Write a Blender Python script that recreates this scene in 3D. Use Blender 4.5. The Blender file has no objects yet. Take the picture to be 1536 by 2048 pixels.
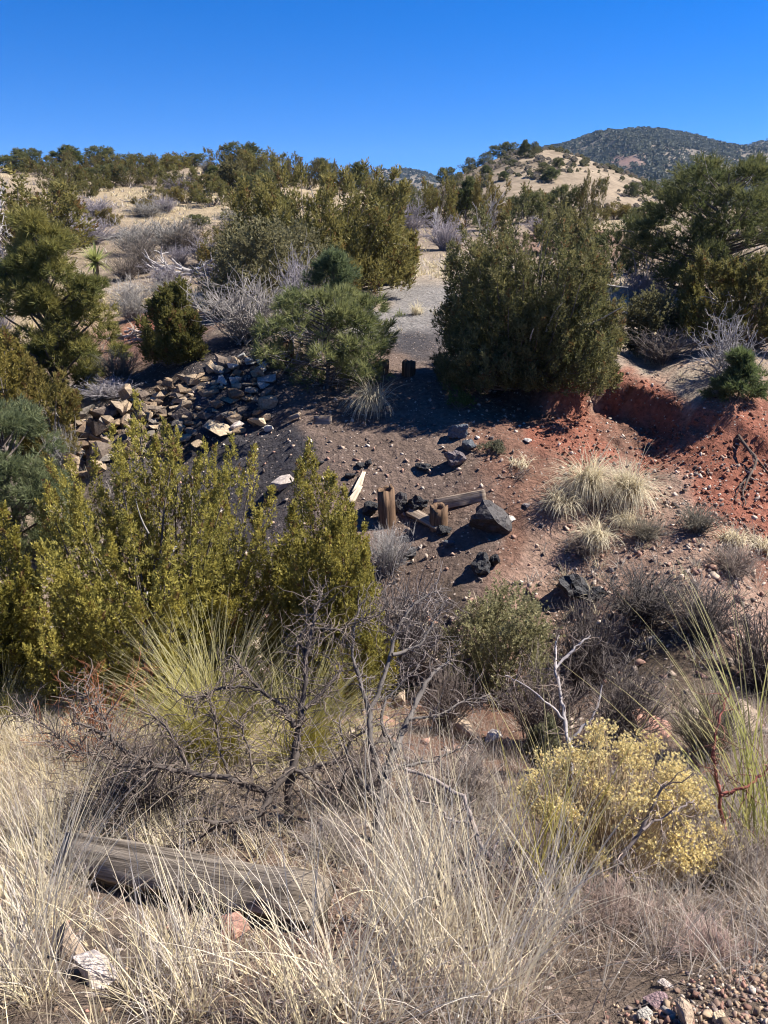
import bpy, bmesh, math, random
import numpy as np
from mathutils import Vector, Matrix

random.seed(7)
rng = np.random.default_rng(7)
scn = bpy.context.scene
COL = scn.collection
R = math.radians

# ------------------------------------------------------------------ camera, sky, sun, exposure
F = 1547.0                       # focal length in pixels of the 1536x2048 photograph
EYE = np.array([0.0, 0.0, 1.65])
PITCH = R(21.0)
cam_d = bpy.data.cameras.new('camera')
cam = bpy.data.objects.new('camera', cam_d)
COL.objects.link(cam)
cam.location = EYE
cam.rotation_euler = (R(90) - PITCH, 0, 0)
cam_d.sensor_fit = 'VERTICAL'
cam_d.sensor_height = 36.0
cam_d.sensor_width = 27.0
cam_d.lens = F / 2048 * 36.0
cam_d.clip_start = 0.05
cam_d.clip_end = 12000
scn.camera = cam

SUN_AZ = R(12.0)                  # from +X towards +Y
SUN_EL = R(47.0)
world = bpy.data.worlds.new('World')
scn.world = world
world.use_nodes = True
wn = world.node_tree
sky = wn.nodes.new('ShaderNodeTexSky')
sky.sky_type = 'NISHITA'
sky.sun_disc = False
sky.sun_elevation = SUN_EL
sky.sun_rotation = R(90) - SUN_AZ
sky.altitude = 2600
sky.air_density = 1.0
sky.dust_density = 0.0
sky.ozone_density = 2.6
hs = wn.nodes.new('ShaderNodeHueSaturation')
hs.inputs['Saturation'].default_value = 1.45
hs.inputs['Value'].default_value = 1.0
hs.inputs['Hue'].default_value = 0.514
bg = wn.nodes['Background']
bg.inputs['Strength'].default_value = 0.078
tcw = wn.nodes.new('ShaderNodeTexCoord')            # thin high-desert air: the pale band at the horizon is narrow
mpw = wn.nodes.new('ShaderNodeMapping')
mpw.inputs['Location'].default_value = (0, 0, 0.095)
wn.links.new(tcw.outputs['Generated'], mpw.inputs['Vector'])
wn.links.new(mpw.outputs['Vector'], sky.inputs['Vector'])
wn.links.new(sky.outputs['Color'], hs.inputs['Color'])
wn.links.new(hs.outputs['Color'], bg.inputs['Color'])

sun_d = bpy.data.lights.new('sun', 'SUN')
sun = bpy.data.objects.new('sun', sun_d)
COL.objects.link(sun)
sun_d.energy = 5.0
sun_d.angle = R(0.53)
sun_d.color = (1.0, 0.945, 0.86)
S = Vector((math.cos(SUN_EL) * math.cos(SUN_AZ), math.cos(SUN_EL) * math.sin(SUN_AZ), math.sin(SUN_EL)))
sun.rotation_euler = S.to_track_quat('Z', 'Y').to_euler()
sun.location = (20, 0, 30)

scn.view_settings.view_transform = 'Standard'
scn.view_settings.look = 'None'
scn.view_settings.exposure = 1.3
scn.view_settings.gamma = 1.0
scn.render.engine = 'CYCLES'
scn.cycles.filter_width = 1.1
scn.cycles.max_bounces = 6
scn.cycles.diffuse_bounces = 3
scn.cycles.transmission_bounces = 3
scn.cycles.volume_bounces = 0
scn.cycles.use_denoising = True

# ------------------------------------------------------------------ helpers: projection
CP, SP = math.cos(PITCH), math.sin(PITCH)
def ray(px, py):
    u = (px - 768) / F; v = (1024 - py) / F
    return np.array([u, CP + v * SP, -SP + v * CP])
def P(px, py, t):
    return EYE + ray(px, py) * t
def project(X, Y, Z):
    dx, dy, dz = X - EYE[0], Y - EYE[1], Z - EYE[2]
    t = dy * CP - dz * SP
    v = (dy * SP + dz * CP) / np.maximum(t, 1e-3)
    u = dx / np.maximum(t, 1e-3)
    return 768 + u * F, 1024 - v * F, t

def smooth(a, b, x):
    s = np.clip((x - a) / (b - a), 0, 1)
    return s * s * (3 - 2 * s)

# ------------------------------------------------------------------ helpers: noise
def _hash(ix, iy, iz, seed):
    h = (ix * 374761393 + iy * 668265263 + iz * 2147483647 + seed * 1274126177) & 0xFFFFFFFF
    h = ((h ^ (h >> 13)) * 1274126177) & 0xFFFFFFFF
    h = (h ^ (h >> 16)) & 0xFFFFFFFF
    return h / 4294967295.0
def vnoise(x, y, z=None, seed=0):
    x = np.asarray(x, float); y = np.asarray(y, float)
    z = np.zeros_like(x) if z is None else np.asarray(z, float)
    ix, iy, iz = np.floor(x).astype(np.int64), np.floor(y).astype(np.int64), np.floor(z).astype(np.int64)
    fx, fy, fz = x - ix, y - iy, z - iz
    fx = fx * fx * (3 - 2 * fx); fy = fy * fy * (3 - 2 * fy); fz = fz * fz * (3 - 2 * fz)
    def c(a, b, d): return _hash(ix + a, iy + b, iz + d, seed)
    x00 = c(0,0,0) * (1-fx) + c(1,0,0) * fx; x10 = c(0,1,0) * (1-fx) + c(1,1,0) * fx
    x01 = c(0,0,1) * (1-fx) + c(1,0,1) * fx; x11 = c(0,1,1) * (1-fx) + c(1,1,1) * fx
    return ((x00 * (1-fy) + x10 * fy) * (1-fz) + (x01 * (1-fy) + x11 * fy) * fz) * 2 - 1
def fbm(x, y, z=None, octv=4, seed=0, gain=0.5):
    s = 0; a = 1.0; tot = 0
    for i in range(octv):
        s = s + a * vnoise(np.asarray(x) * 2**i, np.asarray(y) * 2**i, None if z is None else np.asarray(z) * 2**i, seed + i * 17)
        tot += a; a *= gain
    return s / tot

# ------------------------------------------------------------------ terrain height
LIP = np.array([(1.2, 13.1), (2.2, 12.2), (2.65, 11.8), (2.95, 12.0), (3.15, 12.3), (3.7, 12.25), (4.25, 11.75), (4.7, 11.05), (5.4, 10.55), (7.0, 9.9), (11, 8.0)])
def lip_distance(X, Y):
    best = np.full(np.shape(X), 1e9); sgn = np.ones(np.shape(X))
    for (x0, y0), (x1, y1) in zip(LIP[:-1], LIP[1:]):
        ex, ey = x1 - x0, y1 - y0
        s = np.clip(((X - x0) * ex + (Y - y0) * ey) / (ex * ex + ey * ey), 0, 1)
        dx, dy = X - (x0 + s * ex), Y - (y0 + s * ey)
        d = np.hypot(dx, dy)
        near = d < best
        best = np.where(near, d, best)
        sgn = np.where(near, np.sign(ex * dy - ey * dx), sgn)
    return best * sgn
def step_h(X, Y):
    d = lip_distance(X, Y) + 0.16 * fbm(np.asarray(X) * 2.6, np.asarray(Y) * 2.6, octv=3, seed=5) + 0.09 * fbm(np.asarray(X) * 8, np.asarray(Y) * 8, octv=2, seed=6)
    m = smooth(1.7, 2.9, X) * 0.48 * (1 - 0.7 * smooth(4.0, 4.7, X))
    return m * smooth(-0.16, 0.10, d) * (1 - smooth(1.5, 7.0, d)) * smooth(-5, -3, -np.abs(np.asarray(Y) - 12))

CTRL = []
def cw(X, Y, Z): CTRL.append((X, Y, Z))
def cp(px, py, t): CTRL.append(tuple(P(px, py, t)))
for a in (-0.7, -0.3, 0.0, 0.3, 0.7):
    for Y, Z in ((-1.0, 0.0), (0.4, 0.02), (1.05, -0.05), (1.75, -0.45), (2.75, -1.10), (3.5, -1.42), (4.3, -1.70)):
        cw(a * (Y + 1.5), Y, Z)
for X, Y, Z in ((-4.6, 5.2, -1.85), (-2.5, 5.6, -2.05), (-0.6, 5.6, -2.2), (1.5, 5.4, -2.3), (3.2, 5.0, -2.1), (5.0, 4.6, -2.0),
                (7, 5.6, -2.8), (4.2, 6.5, -2.8), (2, 7.0, -2.8), (0, 7.3, -2.8), (-2, 8.4, -2.75), (-4, 9.5, -2.55), (-6, 11.5, -2.25), (-6.3, 15, -1.75),
                (-8.5, 9.5, -2.2), (-9.5, 13, -1.6), (-10, 18, -0.9), (-5, 7.2, -2.4)):
    cw(X, Y, Z)
for q in ((775, 1040, 10), (700, 900, 11), (600, 850, 11.5), (540, 858, 11.9), (150, 940, 11.9), (350, 905, 11.9), (175, 820, 12.45), (380, 725, 13.0), (555, 690, 13.5),
          (380, 690, 14.6), (250, 740, 14.2), (875, 1060, 9.75), (970, 1150, 8.9), (1100, 1000, 9.9), (1000, 880, 11.0), (1250, 1080, 9.3), (1400, 1080, 9.0), (1200, 1200, 8.4), (1450, 1180, 8.2),
          (1340, 960, 10.45), (1480, 1010, 10.0), (1180, 880, 11.3), (1300, 870, 12.0), (1240, 960, 10.5), (1120, 860, 11.5), (1460, 900, 10.95), (1536, 920, 10.85), (1380, 880, 11.1), (900, 760, 12.9), (1050, 778, 12.5), (760, 740, 13.5), (640, 770, 12.8),
          (1200, 735, 13.0), (1330, 760, 12.3), (1470, 790, 11.3), (1536, 700, 14.5), (1330, 690, 15.2), (1200, 690, 15.0),
          (790, 640, 17.7), (830, 580, 21), (830, 520, 28), (700, 600, 20), (480, 560, 24), (300, 645, 19), (230, 600, 22), (100, 560, 25), (0, 640, 19),
          (450, 470, 38), (300, 480, 35), (100, 480, 36), (300, 400, 55), (150, 400, 55), (450, 400, 54), (250, 365, 70), (480, 370, 66), (300, 334, 86), (60, 345, 84), (520, 340, 80), (640, 368, 74), (740, 392, 70),
          (820, 430, 60), (1000, 440, 52), (1150, 443, 45), (1280, 450, 44), (1450, 455, 45), (1100, 520, 28), (1300, 540, 25), (1500, 560, 24), (950, 560, 22.5), (1250, 620, 18.5), (1480, 630, 18)):
    cp(*q)
for X, Y, Z in ((-60, 95, 7.5), (-25, 115, 7.5), (0, 115, 3.0), (30, 110, 2.2), (60, 100, 3.0), (-70, 60, 4.5), (55, 50, 2.0), (-40, 25, 0.8), (35, 22, 0.0), (-18, 12, -0.9), (18, 11, -1.0), (12, 9.5, -1.2)):
    cw(X, Y, Z)
CTRL = np.array(CTRL)
def tq(X, Y):
    Yp = np.maximum(np.asarray(Y, float) + 1.5, 0.4)
    return np.clip(np.asarray(X, float) / Yp, -1.15, 1.15) * 2.4, np.log(Yp)
_q = np.stack(tq(CTRL[:, 0], CTRL[:, 1]), 1)
def _phi(r2): return 0.5 * r2 * np.log(r2 + 1e-9)
_n = len(CTRL)
_A = np.zeros((_n + 3, _n + 3))
_A[:_n, :_n] = _phi(((_q[:, None] - _q[None]) ** 2).sum(-1)) + np.eye(_n) * 0.004
_A[:_n, _n] = 1; _A[:_n, _n+1:] = _q; _A[_n, :_n] = 1; _A[_n+1:, :_n] = _q.T
_w = np.linalg.solve(_A, np.concatenate([CTRL[:, 2] - step_h(CTRL[:, 0], CTRL[:, 1]), np.zeros(3)]))
def height(X, Y):
    X = np.atleast_1d(np.asarray(X, float)); Y = np.atleast_1d(np.asarray(Y, float))
    shp = X.shape; X = X.ravel(); Y = Y.ravel()
    Z = np.empty_like(X)
    Yc = np.minimum(Y, 125.0)
    Xc = X * (Yc + 1.5) / np.maximum(Y + 1.5, 0.4) * (Y > 125) + X * (Y <= 125)
    for i in range(0, len(X), 20000):
        q = np.stack(tq(Xc[i:i+20000], Yc[i:i+20000]), 1)
        r2 = ((q[:, None] - _q[None]) ** 2).sum(-1)
        Z[i:i+20000] = _phi(r2) @ _w[:_n] + _w[_n] + q @ _w[_n+1:]
    Z = Z + step_h(X, Y)
    Yp = np.maximum(Y + 1.5, 1.0)
    bank = np.exp(-(lip_distance(X, Y) + 0.7) ** 2 / 0.9) * smooth(1.6, 2.8, X)
    ridg = 1 - np.abs(fbm(X * 1.9, Y * 1.3, octv=3, seed=31)) * 2
    Z = Z + 0.05 * fbm(X * 1.7, Y * 1.7, octv=5, seed=1, gain=.6) * smooth(0.5, 2.5, Y) + bank * (0.10 * fbm(X * 4.1, Y * 3.3, octv=5, seed=9, gain=0.7) + 0.07 * (ridg - 0.5))
    Z = Z + smooth(16, 40, Y) * 0.25 * fbm(X * 0.25, Y * 0.25, octv=3, seed=3)
    far = smooth(120, 240, Y)
    Z = Z * (1 - far) + far * 0.5
    return Z.reshape(shp)
def h1(x, y): return float(height([x], [y])[0])
_T = 1.2 * 1.0075 ** np.arange(640)
def ground_at(px, py, fallback=None):
    d = ray(px, py)
    p = EYE[None] + _T[:, None] * d[None]
    g = p[:, 2] - height(p[:, 0], p[:, 1])
    k = np.nonzero(g < 0)[0]
    if len(k) == 0 or k[0] == 0:
        t = fallback or 60.0
    else:
        k = k[0]; s = g[k-1] / (g[k-1] - g[k]); t = _T[k-1] + s * (_T[k] - _T[k-1])
    q = EYE + d * t
    return np.array([q[0], q[1], h1(q[0], q[1])]), t
def on_ground(px, t, ):
    """the ground point straight below/above the picture column px at camera depth t"""
    Y = t * 0.98
    for _ in range(6):
        X = (px - 768) / F * t
        Z = h1(X, Y)
        Y = (t + (Z - EYE[2]) * SP) / CP
    return np.array([X, Y, h1(X, Y)])

# ------------------------------------------------------------------ helpers: objects and meshes
def make_mesh(name, V, faces, color=None, smooth_faces=False, mats=None):
    """faces: list of (n,k) index arrays; color: (len(V),3) written to the point attribute tint"""
    me = bpy.data.meshes.new(name)
    V = np.asarray(V, np.float32).reshape(-1, 3)
    if not isinstance(faces, (list, tuple)): faces = [faces]
    faces = [np.asarray(f, np.int32) for f in faces if len(f)]
    me.vertices.add(len(V)); me.vertices.foreach_set('co', V.ravel())
    loops = np.concatenate([f.ravel() for f in faces])
    sizes = np.concatenate([np.full(len(f), f.shape[1], np.int32) for f in faces])
    me.loops.add(len(loops)); me.loops.foreach_set('vertex_index', loops)
    me.polygons.add(len(sizes))
    starts = np.concatenate([[0], np.cumsum(sizes)[:-1]]).astype(np.int32)
    me.polygons.foreach_set('loop_start', starts); me.polygons.foreach_set('loop_total', sizes)
    if smooth_faces: me.polygons.foreach_set('use_smooth', np.ones(len(sizes), bool))
    if color is not None:
        c = np.ones((len(V), 4), np.float32); c[:, :3] = color
        at = me.attributes.new('tint', 'FLOAT_COLOR', 'POINT'); at.data.foreach_set('color', c.ravel())
    me.update(calc_edges=True)
    if mats is not None: me.materials.append(mats)
    return me
def link(name, data, parent=None, loc=None):
    o = bpy.data.objects.new(name, data); COL.objects.link(o)
    if parent is not None: o.parent = parent
    if loc is not None: o.location = loc
    return o
def tag(o, label, cat, group=None, kind=None):
    o['label'] = label; o['category'] = cat
    if group: o['group'] = group
    if kind: o['kind'] = kind
    return o
def thing(name, label, cat, loc, rz=0.0, scale=1.0, group=None, parts=()):
    """an Empty at the thing's base that parents its parts [(part name, mesh)]"""
    e = link(name, None, None, loc)
    e.rotation_euler = (0, 0, rz)
    e.scale = (scale,) * 3 if np.isscalar(scale) else scale
    e.empty_display_size = 0.1
    tag(e, label, cat, group)
    for n, m in parts: link(n, m, e)
    return e
class Geo:
    def __init__(s): s.V = []; s.Fs = {}; s.C = []; s.n = 0
    def add(s, V, Fc, C):
        V = np.asarray(V, np.float32).reshape(-1, 3); Fc = np.asarray(Fc)
        s.V.append(V); s.Fs.setdefault(Fc.shape[1], []).append(Fc + s.n)
        C = np.asarray(C, np.float32)
        s.C.append(np.broadcast_to(C, (len(V), 3)) if C.ndim == 1 else C); s.n += len(V)
    def mesh(s, name, mat, smooth_faces=False):
        return make_mesh(name, np.concatenate(s.V), [np.concatenate(f) for f in s.Fs.values()], np.concatenate(s.C), smooth_faces, mat)

def norm(v): return v / np.maximum(np.linalg.norm(v, axis=-1, keepdims=True), 1e-9)
def frames(A, r):
    """random right-handed frames whose third axis is A"""
    A = norm(A); q = norm(r.normal(size=A.shape))
    x = norm(np.cross(q, A)); y = np.cross(A, x)
    return x, y, A
def vec_tubes(paths, radii, sides=3, cap=False):
    """paths (N,K,3), radii (N,K) -> vertices, quads"""
    N, K, _ = paths.shape
    T = np.empty_like(paths); T[:, 1:-1] = paths[:, 2:] - paths[:, :-2]; T[:, 0] = paths[:, 1] - paths[:, 0]; T[:, -1] = paths[:, -1] - paths[:, -2]
    T = norm(T)
    ref = np.where(np.abs(T[:, :1, 2:3]) > 0.9, np.array([1.0, 0.13, 0]), np.array([0.1, 0.05, 1.0]))
    X = norm(np.cross(T, np.broadcast_to(ref, T.shape))); Y = np.cross(T, X)
    ang = np.arange(sides) / sides * 2 * np.pi
    ring = X[:, :, None] * np.cos(ang)[None, None, :, None] + Y[:, :, None] * np.sin(ang)[None, None, :, None]
    V = paths[:, :, None] + ring * radii[:, :, None, None]
    idx = np.arange(N * K * sides).reshape(N, K, sides)
    a = idx[:, :-1]; b = idx[:, 1:]
    Q = np.stack([a, np.roll(a, -1, 2), np.roll(b, -1, 2), b], -1).reshape(-1, 4)
    return V.reshape(-1, 3), Q
def wander(P0, D, L, K, wob, r, up=0.0):
    """N wandering paths of K points"""
    N = len(P0); out = np.empty((N, K, 3)); out[:, 0] = P0; d = norm(D)
    for k in range(1, K):
        d = norm(d + r.normal(size=(N, 3)) * wob + np.array([0, 0, up]))
        out[:, k] = out[:, k-1] + d * (L / (K - 1))[:, None]
    return out
def ribbons(paths, width, side, twist=None):
    """paths (N,K,3), width (N,), side (N,3) -> flat tapering blades"""
    N, K, _ = paths.shape
    s = np.linspace(0, 1, K)
    w = width[:, None] * (1 - 0.9 * s[None] ** 1.6)
    off = side[:, None, :] * (w * 0.5)[..., None]
    V = np.stack([paths - off, paths + off], 2)
    idx = np.arange(N * K * 2).reshape(N, K, 2)
    Q = np.stack([idx[:, :-1, 0], idx[:, :-1, 1], idx[:, 1:, 1], idx[:, 1:, 0]], -1).reshape(-1, 4)
    return V.reshape(-1, 3), Q
def blades(base, az, tilt, curl, L, K):
    N = len(base); out = np.empty((N, K, 3)); out[:, 0] = base
    for k in range(1, K):
        th = tilt + curl * ((k - 0.5) / (K - 1))
        d = np.stack([np.sin(th) * np.cos(az), np.sin(th) * np.sin(az), np.cos(th)], 1)
        out[:, k] = out[:, k-1] + d * (L / (K - 1))[:, None]
    return out

# ------------------------------------------------------------------ materials
def nodes_of(name):
    m = bpy.data.materials.new(name); m.use_nodes = True
    return m, m.node_tree, m.node_tree.nodes['Principled BSDF']
def mat_tint(name, rough=0.85, translucent=0.0, vary=0.12, spec=0.2, noise=0.0, noise_scale=8.0, bump=0.0, own=False):
    """base colour from the tint attribute, a little different on every object"""
    m, nt, b = nodes_of(name); L = nt.links.new
    at = nt.nodes.new('ShaderNodeAttribute'); at.attribute_name = 'tint'
    oi = nt.nodes.new('ShaderNodeObjectInfo')
    hsv = nt.nodes.new('ShaderNodeHueSaturation')
    mr = nt.nodes.new('ShaderNodeMapRange'); mr.inputs[3].default_value = 1 - vary; mr.inputs[4].default_value = 1 + vary
    L(oi.outputs['Random'], mr.inputs[0]); L(mr.outputs[0], hsv.inputs['Value']); L(at.outputs['Color'], hsv.inputs['Color'])
    col = hsv.outputs['Color']
    if own:
        mo = nt.nodes.new('ShaderNodeMix'); mo.data_type = 'RGBA'; mo.blend_type = 'MULTIPLY'; mo.inputs[0].default_value = 1
        L(col, mo.inputs[6]); L(oi.outputs['Color'], mo.inputs[7]); col = mo.outputs[2]
    if noise:
        tc = nt.nodes.new('ShaderNodeTexCoord'); nz = nt.nodes.new('ShaderNodeTexNoise')
        nz.inputs['Scale'].default_value = noise_scale; nz.inputs['Detail'].default_value = 6
        L(tc.outputs['Object'], nz.inputs['Vector'])
        m2 = nt.nodes.new('ShaderNodeMapRange'); m2.inputs[1].default_value = 0.3; m2.inputs[2].default_value = 0.7
        m2.inputs[3].default_value = 1 - noise; m2.inputs[4].default_value = 1 + noise
        L(nz.outputs['Fac'], m2.inputs[0])
        mx = nt.nodes.new('ShaderNodeMix'); mx.data_type = 'RGBA'; mx.blend_type = 'MULTIPLY'; mx.inputs[0].default_value = 1
        L(col, mx.inputs[6]); L(m2.outputs[0], mx.inputs[7]); col = mx.outputs[2]
        if bump:
            bp = nt.nodes.new('ShaderNodeBump'); bp.inputs['Strength'].default_value = bump; bp.inputs['Distance'].default_value = 0.02
            L(nz.outputs['Fac'], bp.inputs['Height']); L(bp.outputs[0], b.inputs['Normal'])
    L(col, b.inputs['Base Color'])
    b.inputs['Roughness'].default_value = rough
    b.inputs['Specular IOR Level'].default_value = spec
    if translucent:
        tr = nt.nodes.new('ShaderNodeBsdfTranslucent'); L(col, tr.inputs['Color'])
        ms = nt.nodes.new('ShaderNodeMixShader'); ms.inputs[0].default_value = translucent
        L(b.outputs[0], ms.inputs[1]); L(tr.outputs[0], ms.inputs[2])
        L(ms.outputs[0], nt.nodes['Material Output'].inputs['Surface'])
    return m
M_LEAF = mat_tint('evergreen_foliage', 0.7, 0.42, 0.10, 0.25)
M_TWIG = mat_tint('bare_twigs', 0.9, 0.0, 0.15, 0.1)
M_OWN = mat_tint('shrub_twigs', 0.9, 0.0, 0.08, 0.1, own=True)     # each shrub carries its own bark colour
M_BARK = mat_tint('bark', 0.9, 0.0, 0.1, 0.15, 0.35, 14.0, 0.6)
M_GRASS = mat_tint('dry_grass', 0.7, 0.38, 0.06, 0.25)
M_STONE = mat_tint('stone', 0.9, 0.0, 0.22, 0.2, 0.35, 9.0, 0.7)
M_SLAG = mat_tint('slag', 0.62, 0.0, 0.2, 0.25, 0.5, 16.0, 1.0)

def mat_ground():
    m, nt, b = nodes_of('bare_soil'); L = nt.links.new; N = nt.nodes.new
    at = N('ShaderNodeAttribute'); at.attribute_name = 'tint'
    geo = N('ShaderNodeNewGeometry')
    def mul(c, f):
        mx = N('ShaderNodeMix'); mx.data_type = 'RGBA'; mx.blend_type = 'MULTIPLY'; mx.inputs[0].default_value = 1
        L(c, mx.inputs[6]); L(f, mx.inputs[7]); return mx.outputs[2]
    def noise(scale, detail, lo, hi, a=0.3, z=0.7):
        n = N('ShaderNodeTexNoise'); n.inputs['Scale'].default_value = scale; n.inputs['Detail'].default_value = detail
        n.inputs['Roughness'].default_value = 0.65
        L(geo.outputs['Position'], n.inputs['Vector'])
        r = N('ShaderNodeMapRange'); r.inputs[1].default_value = a; r.inputs[2].default_value = z; r.inputs[3].default_value = lo; r.inputs[4].default_value = hi
        L(n.outputs['Fac'], r.inputs[0]); return r.outputs[0], n.outputs['Fac']
    c = at.outputs['Color']
    f1, _ = noise(1.1, 5, 0.75, 1.25); c = mul(c, f1)
    f2, n2 = noise(14.0, 6, 0.62, 1.38); c = mul(c, f2)
    # single pebbles lying in the soil, each with its own shade
    v = N('ShaderNodeTexVoronoi'); v.inputs['Scale'].default_value = 26.0
    L(geo.outputs['Position'], v.inputs['Vector'])
    sep = N('ShaderNodeSeparateColor'); L(v.outputs['Color'], sep.inputs[0])
    th = N('ShaderNodeMath'); th.operation = 'GREATER_THAN'; th.inputs[1].default_value = 0.86; L(sep.outputs[0], th.inputs[0])
    dd = N('ShaderNodeMath'); dd.operation = 'LESS_THAN'; dd.inputs[1].default_value = 0.36; L(v.outputs['Distance'], dd.inputs[0])
    mk = N('ShaderNodeMath'); mk.operation = 'MULTIPLY'; L(th.outputs[0], mk.inputs[0]); L(dd.outputs[0], mk.inputs[1])
    rp = N('ShaderNodeValToRGB'); rp.color_ramp.elements[0].color = (0.09, 0.075, 0.07, 1); rp.color_ramp.elements[1].color = (0.5, 0.42, 0.36, 1)
    e = rp.color_ramp.elements.new(0.5); e.color = (0.28, 0.2, 0.15, 1)
    L(sep.outputs[1], rp.inputs[0])
    mx = N('ShaderNodeMix'); mx.data_type = 'RGBA'; L(mk.outputs[0], mx.inputs[0]); L(c, mx.inputs[6]); L(rp.outputs[0], mx.inputs[7])
    L(mx.outputs[2], b.inputs['Base Color'])
    b.inputs['Roughness'].default_value = 0.95; b.inputs['Specular IOR Level'].default_value = 0.1
    f3, n3 = noise(4.5, 7, 0.0, 1.0)
    b2 = N('ShaderNodeBump'); b2.inputs['Strength'].default_value = 0.8; b2.inputs['Distance'].default_value = 0.16; L(n3, b2.inputs['Height'])
    bp = N('ShaderNodeBump'); bp.inputs['Strength'].default_value = 1.0; bp.inputs['Distance'].default_value = 0.05; L(b2.outputs[0], bp.inputs['Normal'])
    ad = N('ShaderNodeMath'); ad.operation = 'ADD'
    ml = N('ShaderNodeMath'); ml.operation = 'MULTIPLY'; ml.inputs[1].default_value = 0.25; L(mk.outputs[0], ml.inputs[0])
    L(n2, ad.inputs[0]); L(ml.outputs[0], ad.inputs[1]); L(ad.outputs[0], bp.inputs['Height']); L(bp.outputs[0], b.inputs['Normal'])
    return m
M_GROUND = mat_ground()

def mat_wood(name, c0, c1, scale=(2, 40, 40)):
    m, nt, b = nodes_of(name); L = nt.links.new; N = nt.nodes.new
    tc = N('ShaderNodeTexCoord'); mp = N('ShaderNodeMapping'); mp.inputs['Scale'].default_value = scale
    L(tc.outputs['Object'], mp.inputs['Vector'])
    n = N('ShaderNodeTexNoise'); n.inputs['Scale'].default_value = 1.0; n.inputs['Detail'].default_value = 8; n.inputs['Roughness'].default_value = 0.7
    L(mp.outputs[0], n.inputs['Vector'])
    rp = N('ShaderNodeValToRGB'); rp.color_ramp.elements[0].position = 0.36; rp.color_ramp.elements[1].position = 0.62
    rp.color_ramp.elements[0].color = (*c0, 1); rp.color_ramp.elements[1].color = (*c1, 1)
    L(n.outputs['Fac'], rp.inputs[0]); L(rp.outputs[0], b.inputs['Base Color'])
    b.inputs['Roughness'].default_value = 0.85; b.inputs['Specular IOR Level'].default_value = 0.15
    bp = N('ShaderNodeBump'); bp.inputs['Strength'].default_value = 1.0; bp.inputs['Distance'].default_value = 0.012
    L(n.outputs['Fac'], bp.inputs['Height']); L(bp.outputs[0], b.inputs['Normal'])
    return m
M_TIMBER = mat_wood('weathered_timber', (0.07, 0.054, 0.04), (0.32, 0.265, 0.205), (1.5, 55, 55))
M_POST = mat_wood('brown_post_wood', (0.035, 0.022, 0.015), (0.21, 0.13, 0.08), (34, 34, 2))
M_PLANK = mat_wood('grey_plank_wood', (0.10, 0.07, 0.05), (0.38, 0.30, 0.23), (2, 40, 40))

# ------------------------------------------------------------------ the ground sheet
ra = np.concatenate([np.linspace(-1.4, -0.46, 22)[:-1], np.linspace(-0.46, 0.46, 310), np.linspace(0.46, 1.4, 22)[1:]])
rY = np.concatenate([np.linspace(-5.0, 1.0, 14)[:-1], np.linspace(1.0, 15.5, 290)[:-1], 15.5 * (125 / 15.5) ** np.linspace(0, 1, 120)[:-1], 125 * 48 ** np.linspace(0, 1, 22)])
gx = ra[None] * (rY[:, None] + 6.0); gy = np.broadcast_to(rY[:, None], gx.shape)
gz = height(gx, gy)
SOIL = {'road': (0.14, 0.105, 0.08), 'gully': (0.17, 0.115, 0.085), 'cinder': (0.15, 0.108, 0.086), 'red': (0.235, 0.092, 0.06), 'redbrown': (0.165, 0.092, 0.065), 'track': (0.20, 0.185, 0.172),
        'straw': (0.30, 0.235, 0.15), 'pale': (0.33, 0.27, 0.205), 'scrub': (0.25, 0.195, 0.14), 'duff': (0.10, 0.075, 0.055), 'black': (0.06, 0.055, 0.058), 'talus': (0.27, 0.18, 0.135)}
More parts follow.
